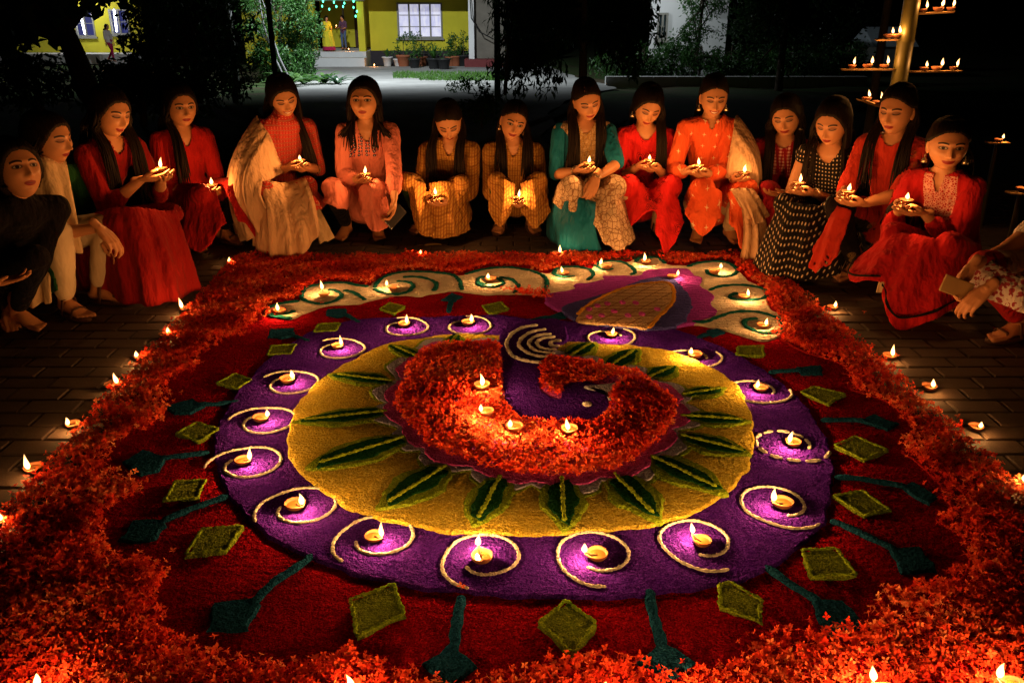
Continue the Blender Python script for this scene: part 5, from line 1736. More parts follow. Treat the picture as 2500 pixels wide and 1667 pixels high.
    # coral top, taller
    crouch("tall woman in coral red top and black gold-motif leggings, hair pulled back", (1990, 652), -42, (2060, 252), 0.10, (-44, 8, 0),
           (1946, 452, -0.16, 'RL', "lit clay lamp shielded by a palm before the coral red top"), None,
           tied=True, cloth=C_CORAL, legs=C_GOLDBLACK, leg_fat=1.1, sleeve=1.0, neckline=(.05, .055), seed=15, pelvis=(0, -.22, .30), kneeR=(.15, .20, .44), kneeL=(-.16, .20, .45), cover=.8, shoes=M_SANDAL,
           hair=(('front', -1, 12, .30), ('front', 1, 8, .28), ('back', -1, 6, .3)), parting=.01,
           panels=[([(.20, .10, .50), (.16, .24, .54), (.06, .24, .53)], [(.28, .22, .24), (.20, .38, .12), (.05, .36, .22)], dict(folds=4, amp=.016))],
           cloths=[("cream_trim", [(-.20, .24, .42), (-.225, .22, .42)], [(-.20, .30, .06), (-.23, .28, .06)], C_CREAM, dict(folds=0, amp=0, cols=6)),
                   ("cream_strap", [(-.17, .24, .46), (-.19, .24, .47)], [(-.30, .16, .24), (-.325, .16, .25)], C_CREAM, dict(folds=0, amp=0, cols=6))])
    # scarlet with lace yoke
    crouch("woman in scarlet kurta with white lace yoke and black-piped flaring hem, facing the camera", (2120, 700), -46, (2178, 332), 0.06, (-16, 4, 0),
           (2080, 472, -0.10, 'RL', "lit clay lamp cupped before the white lace yoke"), None,
           tied=True, parting=-.02, smile=1, cloth=C_LACE, legs=C_BLACK, sleeve=1.6, neckline=(.02, .10), collar=.02, eyes='open', seed=16, earring=1.2, cover=1.0, fat=1.05, hs=1.06,
           hair=(('back', 1, 12, .3), ('back', -1, 14, .3)),
           panels=[([(.22, -.05, .42), (.20, .20, .48), (.06, .25, .50)], [(.34, .10, .30), (.30, .40, .18), (.08, .42, .20)], dict(folds=2, amp=.012)),
                   ([(.06, .25, .50), (-.10, .25, .50), (-.22, .12, .46), (-.22, -.1, .42)], [(.06, .44, .16), (-.10, .50, .02), (-.30, .30, .10), (-.34, -.05, .16)], dict(folds=3, amp=.014))],
           cloths=[("piping", [(.335, .11, .335), (.30, .405, .215), (.085, .43, .235)], [(.34, .112, .325), (.302, .408, .205), (.085, .432, .225)], C_PIPING, dict(folds=2, amp=.012, rows=3, cols=30)),
                   ("piping", [(.06, .44, .20), (-.10, .495, .085), (-.295, .30, .145), (-.33, -.05, .20)], [(.06, .443, .19), (-.10, .498, .075), (-.298, .303, .135), (-.335, -.05, .19)], C_PIPING, dict(folds=3, amp=.014, rows=3, cols=40))])
    # right edge, cut by the frame
    crouch("person at right edge in white floral tunic and red trousers, face out of view", (2368, 800), -58, (2490, 425), 0.10, (-60, 10, 0), None,
           {'R': (2228, 618, -0.06, (.15, .45, -.85), (-.9, .1, .2), 'rest'), 'L': (2262, 668, -0.16, (.3, .6, -.7), (.3, -.2, -.8), 'rest')},
           cloth=C_WHITE, legs=C_RED2, leg_fat=1.25, sleeve=.5, cover=.9, seed=17, shoes=M_SANDAL, kneeR=(.16, .22, .37), kneeL=(-.16, .24, .36), pelvis=(0, -.24, .26),
           hair=(('front', 1, 12, .40), ('back', -1, 10, .3)), leg_len=.85,
           cloths=[("tunic_hem", [(.21, .0, .46), (.20, .20, .51), (.08, .27, .49), (-.10, .27, .47), (-.22, .16, .46)], [(.24, .02, .34), (.24, .27, .30), (.08, .34, .32), (-.12, .36, .28), (-.26, .24, .26)], C_FLORAL, dict(folds=3, amp=.010, thick=.008, bulge=(.02, .02, .02)))])

build_people()

# phone held at the right edge, phone in the pink kurta's hand
def phone(u, v, Y, rot, label, mat):
    c = PY(u, v, Y)
    o = empty("phone", tuple(c), label, "phone")
    o.rotation_euler = rot
    mb = MB().box((-.036, -.0045, -.074), (.036, .0045, .074)); me = mb.mesh("phone_case", False)
    b = link("phone_case", me, mat, o); m = b.modifiers.new("b", 'BEVEL'); m.width = .004; m.segments = 3
    MB().box((-.033, -.0052, -.069), (.033, -.0046, .069)).build("screen", M_PHONE, o, False)
phone(2198, 660, G(2300, 795)[1] - 0.14, (0.3, 1.2, 3.6), "tan-cased phone held flat above the red trousers at right", M_CASE)
phone(908, 498, G(818, 549)[1] - 0.28, (-0.4, 0.9, 0.3), "dark phone in the lowered hand of the salmon pink kurta", M_PHONE)

def petal_scrap():
    p = G(995, 563, 0)
    v, f = slab([(p[0] - .05, p[1] - .012), (p[0] - .03, p[1] + .016), (p[0] + .02, p[1] + .02), (p[0] + .05, p[1] + .0), (p[0] + .02, p[1] + .002)], 0.0, 0.006, world=True, amp=0.001, n=24, bev=.002)
    o = MB().add(v - np.array([p[0], p[1], 0]), f).build("fallen_leaf", plain("yellowed_leaf", (0.6, 0.45, 0.16)), None, False, (p[0], p[1], 0.001))
    tag(o, "small yellowed leaf lying on the dark paving behind the back border", "leaf")
petal_scrap()

# ------------------------------------------------------------------ bamboo stand with lamps
def Z9(x, y): return ((1850 + x / 3.6185) / K, (y / 3.6185) / K)
def mat_bamboo():
    t = NT("green_bamboo")
    co = t.coord()
    c = t.mix(t.noise(7, 3, t.mapping(co, (3, 3, 0.5))), (0.045, 0.042, 0.010), (0.13, 0.115, 0.028))
    t.bump(t.noise(60, 3, t.mapping(co, (4, 4, 0.3))), 0.2, 0.003)
    return t.fin(c, 0.45, 0.4)
M_BAMBOO = mat_bamboo()
M_SLAT = plain("split_bamboo", (0.42, 0.26, 0.10), 0.6, 0.3, bump=0.3)
YB = 5.15
def build_bamboo():
    c = PY(*Z9(1300, 400), YB)
    st = empty("bamboo_stand", (c[0], YB, 0), "upright green bamboo stand carrying slats of lit lamps, behind the coral top", "lamp stand")
    pts = []; rad = []
    z = 0.0
    while z < 2.6:
        for dz, r in ((0.0, .050), (.012, .046), (.15, .045), (.285, .046), (.297, .050)):
            pts.append((0, 0, z + dz)); rad.append(r)
        z += .30
    MB().add(*tube(pts, rad, 16)).build("culm", M_BAMBOO, st)
    arms = [((1395, 122), (1725, 104), 0.0), ((1050, 352), (1245, 350), 0.0), ((745, 612), (1200, 612), -.03), ((1330, 634), (1795, 626), 0.0), ((900, 880), (1100, 950), -.12)]
    for (a, b, dy) in arms:
        A = PY(*Z9(*a), YB + dy); B = PY(*Z9(*b), YB)
        d = unit(B - A); n = np.cross(d, UP)
        mb = MB()
        V = []
        for p in np.linspace(A, B, 8):
            for q, h in ((-.028, .004), (-.02, -.004), (0, -.008), (.02, -.004), (.028, .004), (.02, .001), (0, -.002), (-.02, .001)):
                V.append(p + n * q + UP * h)
        F = []
        for i in range(7):
            for j in range(8):
                F.append((i * 8 + j, i * 8 + (j + 1) % 8, (i + 1) * 8 + (j + 1) % 8, (i + 1) * 8 + j))
        F += [tuple(range(7, -1, -1)), tuple(56 + j for j in range(8))]
        mb.add(np.array(V) - np.array([c[0], YB, 0]), F).build("slat", M_SLAT, st)
    lamps = [((1452, 112), 0, "leftmost on the top right slat"), ((1590, 104), 0, "middle of the top right slat"), ((1702, 98), 0, "outer end of the top right slat"), ((1150, 338), 0, "outer of two on the short upper slat"), ((1215, 338), 0, "inner of two on the short upper slat"),
             ((830, 604), 2, "outer end of the long left slat"), ((965, 604), 2, "middle of the long left slat"), ((1115, 604), 2, "inner end of the long left slat"), ((1465, 626), 3, "inner end of the long right slat"), ((1575, 624), 3, "middle of the long right slat"), ((1725, 620), 3, "outer end of the long right slat"),
             ((960, 892), 4, "outer of two on the lowest slat"), ((1050, 925), 4, "inner of two on the lowest slat")]
    for i, (p, k, w) in enumerate(lamps):
        q = PY(*Z9(*p), YB - (0.06 if k == 4 else .01))
        diya(q, -1.2 - 0.2 * (i % 3), "lit clay lamp on the bamboo stand, " + w, "lamps on the bamboo stand", 0.6, scale=.95, flame=[2, 1, 2, 4, 1][i % 5])
    # two stakes further right, each with a lamp
    for (uv, Y, w) in ((Z9(2120, 1252), 5.6, "far right, alone in the dark"), ((2345, 440), 4.6, "at the right edge of the picture")):
        q = PY(*uv, Y)
        s = empty("bamboo_stake", (q[0], q[1], 0), "thin bamboo stake with small platform, " + w, "lamp stand", "bamboo stakes")
        MB().add(*tube([(0, 0, -.05), (0, 0, q[2] * .5), (0, 0, q[2] - .006)], [.016, .015, .015], 10)).build("culm", M_BAMBOO, s)
        MB().box((-.07, -.03, q[2] - .010), (.07, .03, q[2] - .002)).build("platform", M_SLAT, s, False)
        diya(q, -1.0, "lit clay lamp on a bamboo stake, " + w, "lamps on stakes", 0.8)
build_bamboo()

# ------------------------------------------------------------------ plants
def mat_leaf(name, a, b, rough=0.5):
    t = NT(name)
    g = t.n('ShaderNodeNewGeometry')
    r = g.outputs['Random Per Island']
    c = t.mix(r, a, b)
    t.fin(c, rough, 0.4)
    tr = t.n('ShaderNodeBsdfTranslucent'); t.l(c, tr.inputs[0])
    mx = t.n('ShaderNodeMixShader'); mx.inputs[0].default_value = 0.3
    t.l(t.b.outputs[0], mx.inputs[1]); t.l(tr.outputs[0], mx.inputs[2]); t.l(mx.outputs[0], t.out.inputs[0])
    return t.m
L_GREEN = mat_leaf("mid_green_leaf", (0.025, 0.085, 0.015), (0.06, 0.17, 0.03))
L_DARK = mat_leaf("dark_green_leaf", (0.022, 0.075, 0.018), (0.055, 0.14, 0.032))
L_FERN = mat_leaf("fern_leaf", (0.03, 0.11, 0.02), (0.09, 0.20, 0.03))
L_GLOSS = mat_leaf("glossy_leaf", (0.03, 0.09, 0.04), (0.10, 0.18, 0.10), 0.25)
M_BARK = plain("bark", (0.10, 0.075, 0.055), 0.9, 0.1, 0.4, 5, 0.8)
M_PALEBARK = plain("pale_bark", (0.30, 0.29, 0.30), 0.85, 0.15, 0.3, 4, 0.5)

def leaves(clumps, per, size, rng, droop=0.2, slim=0.38):
    """many leaf blades gathered in clumps: [(centre, radius)]"""
    P = []; 
    for c, r in clumps:
        d = rng.normal(0, 1, (per, 3)); d /= np.linalg.norm(d, axis=1)[:, None]
        P.append(np.asarray(c) + d * (np.asarray(r) * rng.uniform(.25, 1, (per, 1)) ** .6))
    P = np.concatenate(P)
    n = len(P)
    ax = rng.normal(0, 1, (n, 3)); ax[:, 2] -= droop * 2; ax /= np.linalg.norm(ax, axis=1)[:, None]
    sd = np.cross(ax, rng.normal(0, 1, (n, 3))); sd /= np.linalg.norm(sd, axis=1)[:, None]
    nn = np.cross(ax, sd)
    s = (size * rng.uniform(.6, 1.25, n))[:, None]
    V = np.stack([P, P + ax * s * .5 + sd * s * slim * .5 + nn * s * .06, P + ax * s - nn * s * .10, P + ax * s * .5 - sd * s * slim * .5 + nn * s * .06], 1).reshape(-1, 3)
    F = (np.arange(n)[:, None] * 4 + np.array([[0, 1, 2, 3]]))
    return V, [tuple(q) for q in F.tolist()]

def tree(name, base, trunk, clumps, per, size, label, cat, leaf=L_DARK, bark=M_BARK, group=None, seed=0, limbs=True, droop=.2, slim=.38, r0=.06):
    base = np.asarray(base, float)
    o = empty(name, tuple(base), label, cat, group)
    rng = np.random.default_rng(seed)
    mb = MB()
    T = catmull([np.asarray(p, float) for p in trunk], 14) - base
    mb.add(*tube(T, list(np.linspace(r0, r0 * .45, 14)), 9))
    if limbs:
        for c, r in clumps[:: max(1, len(clumps) // 12)]:
            i = int(rng.integers(5, 13))
            c = np.asarray(c) - base
            mb.add(*tube([T[i], (T[i] + c) / 2 + rng.normal(0, .05, 3), c], [r0 * .4, r0 * .25, r0 * .1], 6))
    mb.build("trunk", bark, o)
    V, F = leaves([(np.asarray(c) - base, r) for c, r in clumps], per, size, rng, droop, slim)
    MB().add(V, F).build("crown", leaf, o, False)
    return o

def blob(u, v, Y, rx, rz, n, r, rng, ry=None):
    """clump centres inside an ellipsoid seen at (u, v)"""
    c = PY(u, v, Y)
    out = []
    for _ in range(n):
        d = rng.normal(0, 1, 3); d /= np.linalg.norm(d); d *= rng.uniform(.2, 1) ** .5
        out.append((c + d * np.array([rx, ry or rx * .8, rz]), r * rng.uniform(.7, 1.2)))
    return out

def ground_at(u, Y):
    p = PY(u, 100, Y)
    return np.array([p[0], Y, gz(Y)])

def blades(n, L, w, rng, arch=0.5, seg=6, up=0.6):
    """a tuft of arching strap leaves"""
    mb = MB()
    for i in range(n):
        a = 2 * math.pi * i / n + rng.uniform(-.3, .3)
        l = L * rng.uniform(.6, 1.1); e = up * rng.uniform(.7, 1.2)
        V = []; 
        for k in range(seg + 1):
            t = k / seg
            r = l * t * math.cos(e) * (1 + .2 * t); z = l * (t * math.sin(e) - arch * t * t)
            ww = w * math.sin(math.pi * (0.15 + 0.85 * t)) ** .7 * .5
            c = np.array([r * math.cos(a), r * math.sin(a), z]); s = np.array([-math.sin(a), math.cos(a), 0]) * ww
            V += [c - s, c + UP * ww * -.3, c + s]
        F = []
        for k in range(seg):
            b = k * 3
            F += [(b, b + 1, b + 4, b + 3), (b + 1, b + 2, b + 5, b + 4)]
        mb.add(V, F)
    return mb

def build_plants():
    rng = np.random.default_rng(8)
    # the lit shrub-tree left of the drive
    Y = 25.0
    b = ground_at(640, Y)
    cl = blob(645, 40, Y, 1.05, 1.9, 80, .27, rng) + blob(690, 70, Y - .5, .5, 1.1, 40, .24, rng) + blob(610, 110, Y, .5, 1.0, 22, .22, rng) + blob(672, 140, Y - .8, .6, .5, 26, .22, rng)
    tree("leafy_tree", b, [b, b + [.05, 0, 1.2], b + [.3, 0, 2.6]], cl, 75, .11, "bright green leafy tree lit from the house, left of the concrete drive", "tree", L_GREEN, seed=1, r0=.07)
    b = ground_at(650, 22.5)
    for i, (u0, u1) in enumerate(((640, 588), (648, 606), (632, 598))):
        pass
    cl = blob(600, 10, 22.5, .5, .7, 16, .2, rng)
    o = tree("slender_tree", b, [b, PY(622, 110, 22.5), PY(600, 30, 22.5), PY(590, -60, 22.5)], cl, 60, .08, "slender tree with thin pale stem in front of the leafy tree", "tree", L_GREEN, M_PALEBARK, seed=2, r0=.028)
    MB().add(*tube([np.array([.12, 0, 0]), PY(640, 130, 22.6) - b, PY(618, 60, 22.6) - b, PY(612, -50, 22.6) - b], [.03, .026, .02, .015], 8)).build("stem", M_PALEBARK, o)
    # fern clumps at the drive's edge
    for i, (u, v, Y, n, L, m, w) in enumerate(((690, 190, 21.5, 24, 1.0, L_FERN, "left of the two big ferns at the drive's edge"), (738, 185, 22.0, 24, .9, L_FERN, "right of the two big ferns at the drive's edge"), (655, 200, 20.5, 22, .95, L_FERN, "behind the shawled woman's head"), (768, 178, 21.5, 16, .7, L_GLOSS, "with white shining blades, nearest the drive"))):
        b = ground_at(u, Y)
        o = empty("fern", tuple(b), "arching strap-leaved fern " + w, "fern", "ferns by the drive")
        blades(n, L, .10, np.random.default_rng(20 + i), .55, up=.95).build("fronds", m, o, True)
        MB().add(*tube([(0, 0, -.05), (0, 0, .08)], [.06, .03], 8)).build("crown_base", M_BARK, o)
    # plain dark post in front of the tree
    b = ground_at(625, 14.0)
    o = empty("utility_post", tuple(b), "thin dark upright post in front of the leafy tree", "post")
    MB().add(*tube([(0, 0, -.1), (0, 0, 2), (0, 0, 4.2)], [.045, .043, .04], 12)).build("shaft", plain("dark_steel", (.03, .03, .03), .6), o)
    MB().add(*lathe([(.09, 0), (.09, .03), (.05, .05)], 14, True)).build("foot_collar", plain("dark_steel_foot", (.035, .033, .03), .6), o)
    # dark trees at the left
    b = ground_at(190, 9.5)
    cl = blob(40, 5, 9.5, .5, .3, 12, .18, rng) + blob(20, 75, 9.0, .25, .3, 7, .16, rng) + blob(130, -45, 9.5, .8, .35, 20, .2, rng)
    tree("broadleaf_tree", b, [PY(205, 215, 9.5), PY(165, 110, 9.5), PY(128, 20, 9.5), PY(112, -60, 9.5)], cl, 16, .20, "dark broad-leaved tree with leaning trunk before the left yellow house", "tree", L_DARK, seed=3, r0=.13, slim=.75)
    for i, (u, v, Y, rx, rz, w) in enumerate(((345, 110, 13, .35, .9, "before the left house, beside the walking person"), (430, 90, 14, .9, 1.3, "tallest, between the left house and leafy tree"), (525, 120, 15, .6, 1.3, "nearest the pale stems"), (300, 205, 11, .6, .25, "low, behind the red belted kurta"), (420, 190, 11.5, .7, .4, "low, behind the red shirt-collar kurta"), (60, 190, 11, .7, .3, "low, under the leaning trunk"))):
        b = ground_at(u, Y)
        cl = blob(u, v, Y, rx, rz, 34, .2, rng)
        top = PY(u, v - 60, Y)
        tree("dark_shrub", b, [b, (b + top) / 2 + [.05, 0, 0], top], cl, 36, .12, "dark unlit shrub " + w, "shrub", L_DARK, seed=30 + i, group="dark shrubs on the left", r0=.05)
    # right side
    b = ground_at(1340, 14)
    cl = blob(1330, 10, 14, 1.1, .6, 44, .22, rng) + blob(1440, 50, 14, .55, .75, 26, .2, rng) + blob(1250, 60, 14.5, .6, .9, 26, .2, rng) + blob(1180, 90, 14.5, .35, 1.0, 18, .18, rng)
    tree("drooping_tree", b, [PY(1338, 230, 14), PY(1340, 120, 14), PY(1342, 30, 14), PY(1344, -60, 14)], cl, 60, .14, "dark tree with drooping leaves and grey trunk left of the white building", "tree", L_DARK, M_PALEBARK, seed=5, r0=.075, droop=.9, slim=.28)
    b = ground_at(1142, 15)
    o = empty("utility_post", tuple(b), "dark upright post right of the white pillar", "post")
    MB().add(*tube([(0, 0, -.1), (0, 0, 2), (0, 0, 4.2)], [.055, .053, .05], 12)).build("shaft", plain("dark_post", (.03, .028, .026), .7), o)
    MB().add(*lathe([(.1, 0), (.1, .03), (.06, .05)], 14, True)).build("foot_collar", plain("dark_post_foot", (.035, .033, .03), .6), o)
    b = ground_at(1168, 14)
    cl = blob(1165, 60, 14, .3, 1.1, 22, .16, rng)
    tree("bamboo_clump", b, [PY(1160, 215, 14), PY(1166, 100, 14), PY(1160, -50, 14)], cl, 40, .15, "thin dark bamboo clump beside the dark post", "bamboo", L_DARK, M_BAMBOO, seed=6, r0=.035, slim=.16, droop=.8)
    cl = blob(1610, 20, 23.5, .7, 1.1, 36, .26, rng) + blob(1575, 105, 23, .55, .45, 18, .22, rng)
    b = ground_at(1600, 23.5)
    tree("leafy_tree", b, [b, b + [.05, 0, 1.0], b + [.1, 0, 2.4]], cl, 55, .10, "mid green tree in front of the white building", "tree", L_GREEN, seed=7, r0=.06)
    cl = blob(1830, 40, 19, 1.5, 1.1, 50, .3, rng) + blob(1720, 10, 19, .8, .8, 24, .3, rng)
    b = ground_at(1800, 19)
    tree("dark_tree", b, [b, b + [0, 0, 1.2], b + [.1, 0, 3.0]], cl, 40, .14, "unlit tree between the white building and the bamboo stand", "tree", L_DARK, seed=8, r0=.09)
    for i, u in enumerate((1420, 1480, 1545, 1610, 1680, 1750, 1820, 1890, 1950)):
        Y = 22.3 + .4 * (i % 3)
        b = ground_at(u, Y)
        cl = blob(u, 148, Y, .72, .48, 22, .22, rng)
        w = ["nearest the drooping tree", "below the white building's window", "below the white building's corner", "right of the white building", "fourth right of the grey trunk", "third left of the bamboo stand", "second left of the bamboo stand", "beside the pale shed", "nearest the bamboo stand"][i]
        tree("hedge_bush", b, [b, b + [.02, 0, .4], b + [.03, 0, .9]], cl, 60, .12, "trimmed hedge bush behind the low wall, " + w, "bush", L_GREEN, seed=50 + i, group="bushes of the hedge", r0=.03)
    # small plants by the drive, right
    for i, (u, Y, L, w) in enumerate(((1075, 17.0, .42, "in the middle of the drive's right edge"), (1130, 12.0, .5, "near the dark post's foot"), (1105, 10.5, .4, "nearest the tilted-head woman"))):
        b = ground_at(u, Y)
        cl = [(b + [rng.normal(0, .16), rng.normal(0, .12), .12 + .18 * rng.random()], .11) for _ in range(9)]
        tree("low_plant", b, [b, b + [0, 0, .12], b + [.02, 0, .25]], cl, 30, .085, "low leafy plant " + w, "plant", L_GREEN, seed=70 + i, group="low plants by the drive", r0=.015)
    # grass at the house front
    mb = MB()
    for _ in range(5200):
        u = rng.uniform(900, 1160); Y = rng.uniform(23.5, 29)
        if Y < 25 and u < 960: continue
        x = PY(u, 100, Y)[0]; z = gz(Y)
        h = rng.uniform(.05, .13); a = rng.uniform(0, 6.28); w = .018
        tx, ty = rng.normal(0, .03, 2)
        mb.add([(x - w * math.cos(a), Y - w * math.sin(a), z - .02), (x + w * math.cos(a), Y + w * math.sin(a), z - .02), (x + tx, Y + ty, z + h)], [(0, 1, 2)])
    o = mb.build("grass", mat_leaf("grass_blade", (.05, .16, .02), (.12, .26, .04)), None, False)
    tag(o, "strip of lit short grass beside the drive before the yellow house", "grass", kind='stuff')
    # grey palm trunk beside the bamboo stand
    p = PY(*Z9(975, 1150), 9.4)
    b = np.array([p[0], 9.4, gz(9.4)])
    cl = [(b + [rng.normal(0, .7), rng.normal(0, .7), 4.6 + rng.normal(0, .3)], .4) for _ in range(12)]
    tree("palm_tree", b, [b - [0, 0, .05], b + [0, 0, 1.2], b + [.01, 0, 2.6], b + [.02, 0, 4.4]], cl, 30, .5, "smooth grey slender palm trunk behind the bamboo stand", "tree", L_DARK, M_PALEBARK, seed=9, r0=.052, slim=.12, droop=.8)
build_plants()

# ------------------------------------------------------------------ buildings
M_YWALL = plain("yellow_limewash", (0.60, 0.53, 0.035), 0.85, 0.2, 0.28, 0.9, 0.25)
M_WWALL = plain("white_limewash", (0.72, 0.72, 0.70), 0.85, 0.2, 0.12, 1.0, 0.15)
M_PLINTH = plain("dark_plinth", (0.035, 0.03, 0.035), 0.8, 0.2)
M_MAROON = plain("maroon_plinth", (0.16, 0.035, 0.035), 0.8, 0.2)
M_FRAME = plain("grey_window_wood", (0.26, 0.25, 0.21), 0.6, 0.3)
M_ROOF = plain("tin_roof", (0.20, 0.06, 0.04), 0.6, 0.3)
M_DOOR = plain("dark_door_wood", (0.07, 0.025, 0.015), 0.6, 0.3)
M_STEP = plain("pale_cement", (0.55, 0.55, 0.53), 0.85, 0.2, 0.15, 3, 0.2)
M_CURTAIN = NT("lit_curtain")
_c = M_CURTAIN.mix(M_CURTAIN.soft(M_CURTAIN.noise(3.5, 5, M_CURTAIN.mapping(M_CURTAIN.coord(), (3, 3, 1))), .35, .7), (0.55, 0.55, 0.85), (0.9, 0.88, 1.0))
M_CURTAIN.l(_c, M_CURTAIN.b.inputs['Emission Color']); M_CURTAIN.b.inputs['Emission Strength'].default_value = 0.62
M_CURTAIN = M_CURTAIN.fin((0.5, 0.5, 0.6), 0.8, 0.1)
M_TUBE = emit("tube_light_glow", (0.85, 0.92, 1.0), 14.0)
M_BLUEWIN = emit("blue_lit_curtain", (0.05, 0.06, 0.28), 0.5)
M_HOOD = plain("lamp_hood", (.25, .25, .25), .4, .5)

def window(parent, x0, x1, z0, z1, Y, n, pane, bars=1, open_leaf=False):
    """a framed window in a wall whose face is at Y; panes stand behind the frame"""
    mb = MB(); w = .055; d = .09
    W_ = MB().box((x0, Y - .05, z0), (x0 + w, Y + d, z1)).box((x1 - w, Y - .05, z0), (x1, Y + d, z1)).box((x0 + w, Y - .048, z1 - w), (x1 - w, Y + d, z1)).box((x0 + w, Y - .048, z0), (x1 - w, Y + d, z0 + w))
    fr = W_.build("window", M_FRAME, parent, False)
    xs = np.linspace(x0 + w, x1 - w, n + 1)
    for i in range(n):
        if i:
            MB().box((xs[i] - .028, Y - .046, z0 + w), (xs[i] + .028, Y + d - .004, z1 - w)).build("mullion", M_FRAME, fr, False)
        for b in range(1, bars + 1):
            zb = z0 + (z1 - z0) * (b / (bars + 1.0)) * (1.0 if bars == 1 else .98)
            MB().box((xs[i] + .028, Y - .02, zb - .012), (xs[i + 1] - .028, Y + .02, zb + .012)).build("glazing_bar", M_FRAME, fr, False)
        MB().box((xs[i] + .01, Y + .05, z0 + w), (xs[i + 1] - .01, Y + .06, z1 - w)).build("pane", pane, fr, False)
    MB().box((x0 - .05, Y - .12, z0 - .07), (x1 + .05, Y - .002, z0 - .003)).build("sill", M_FRAME, fr, False)
    return fr

def wall_with_holes(name, x0, x1, z0, z1, Y, t, holes, mat, parent):
    """a wall of thickness t whose face is at Y, with openings [(xa, xb, za, zb)]"""
    mb = MB()
    xs = sorted({x0, x1} | {h[0] for h in holes} | {h[1] for h in holes})
    for a, b in zip(xs[:-1], xs[1:]):
        z = z0
        for h in sorted([h for h in holes if h[0] <= a + 1e-6 and h[1] >= b - 1e-6], key=lambda h: h[2]):
            if h[2] > z: mb.box((a, Y, z), (b, Y + t, h[2]))
            z = h[3]
        if z < z1: mb.box((a, Y, z), (b, Y + t, z1))
    return mb.build(name, mat, parent, False)

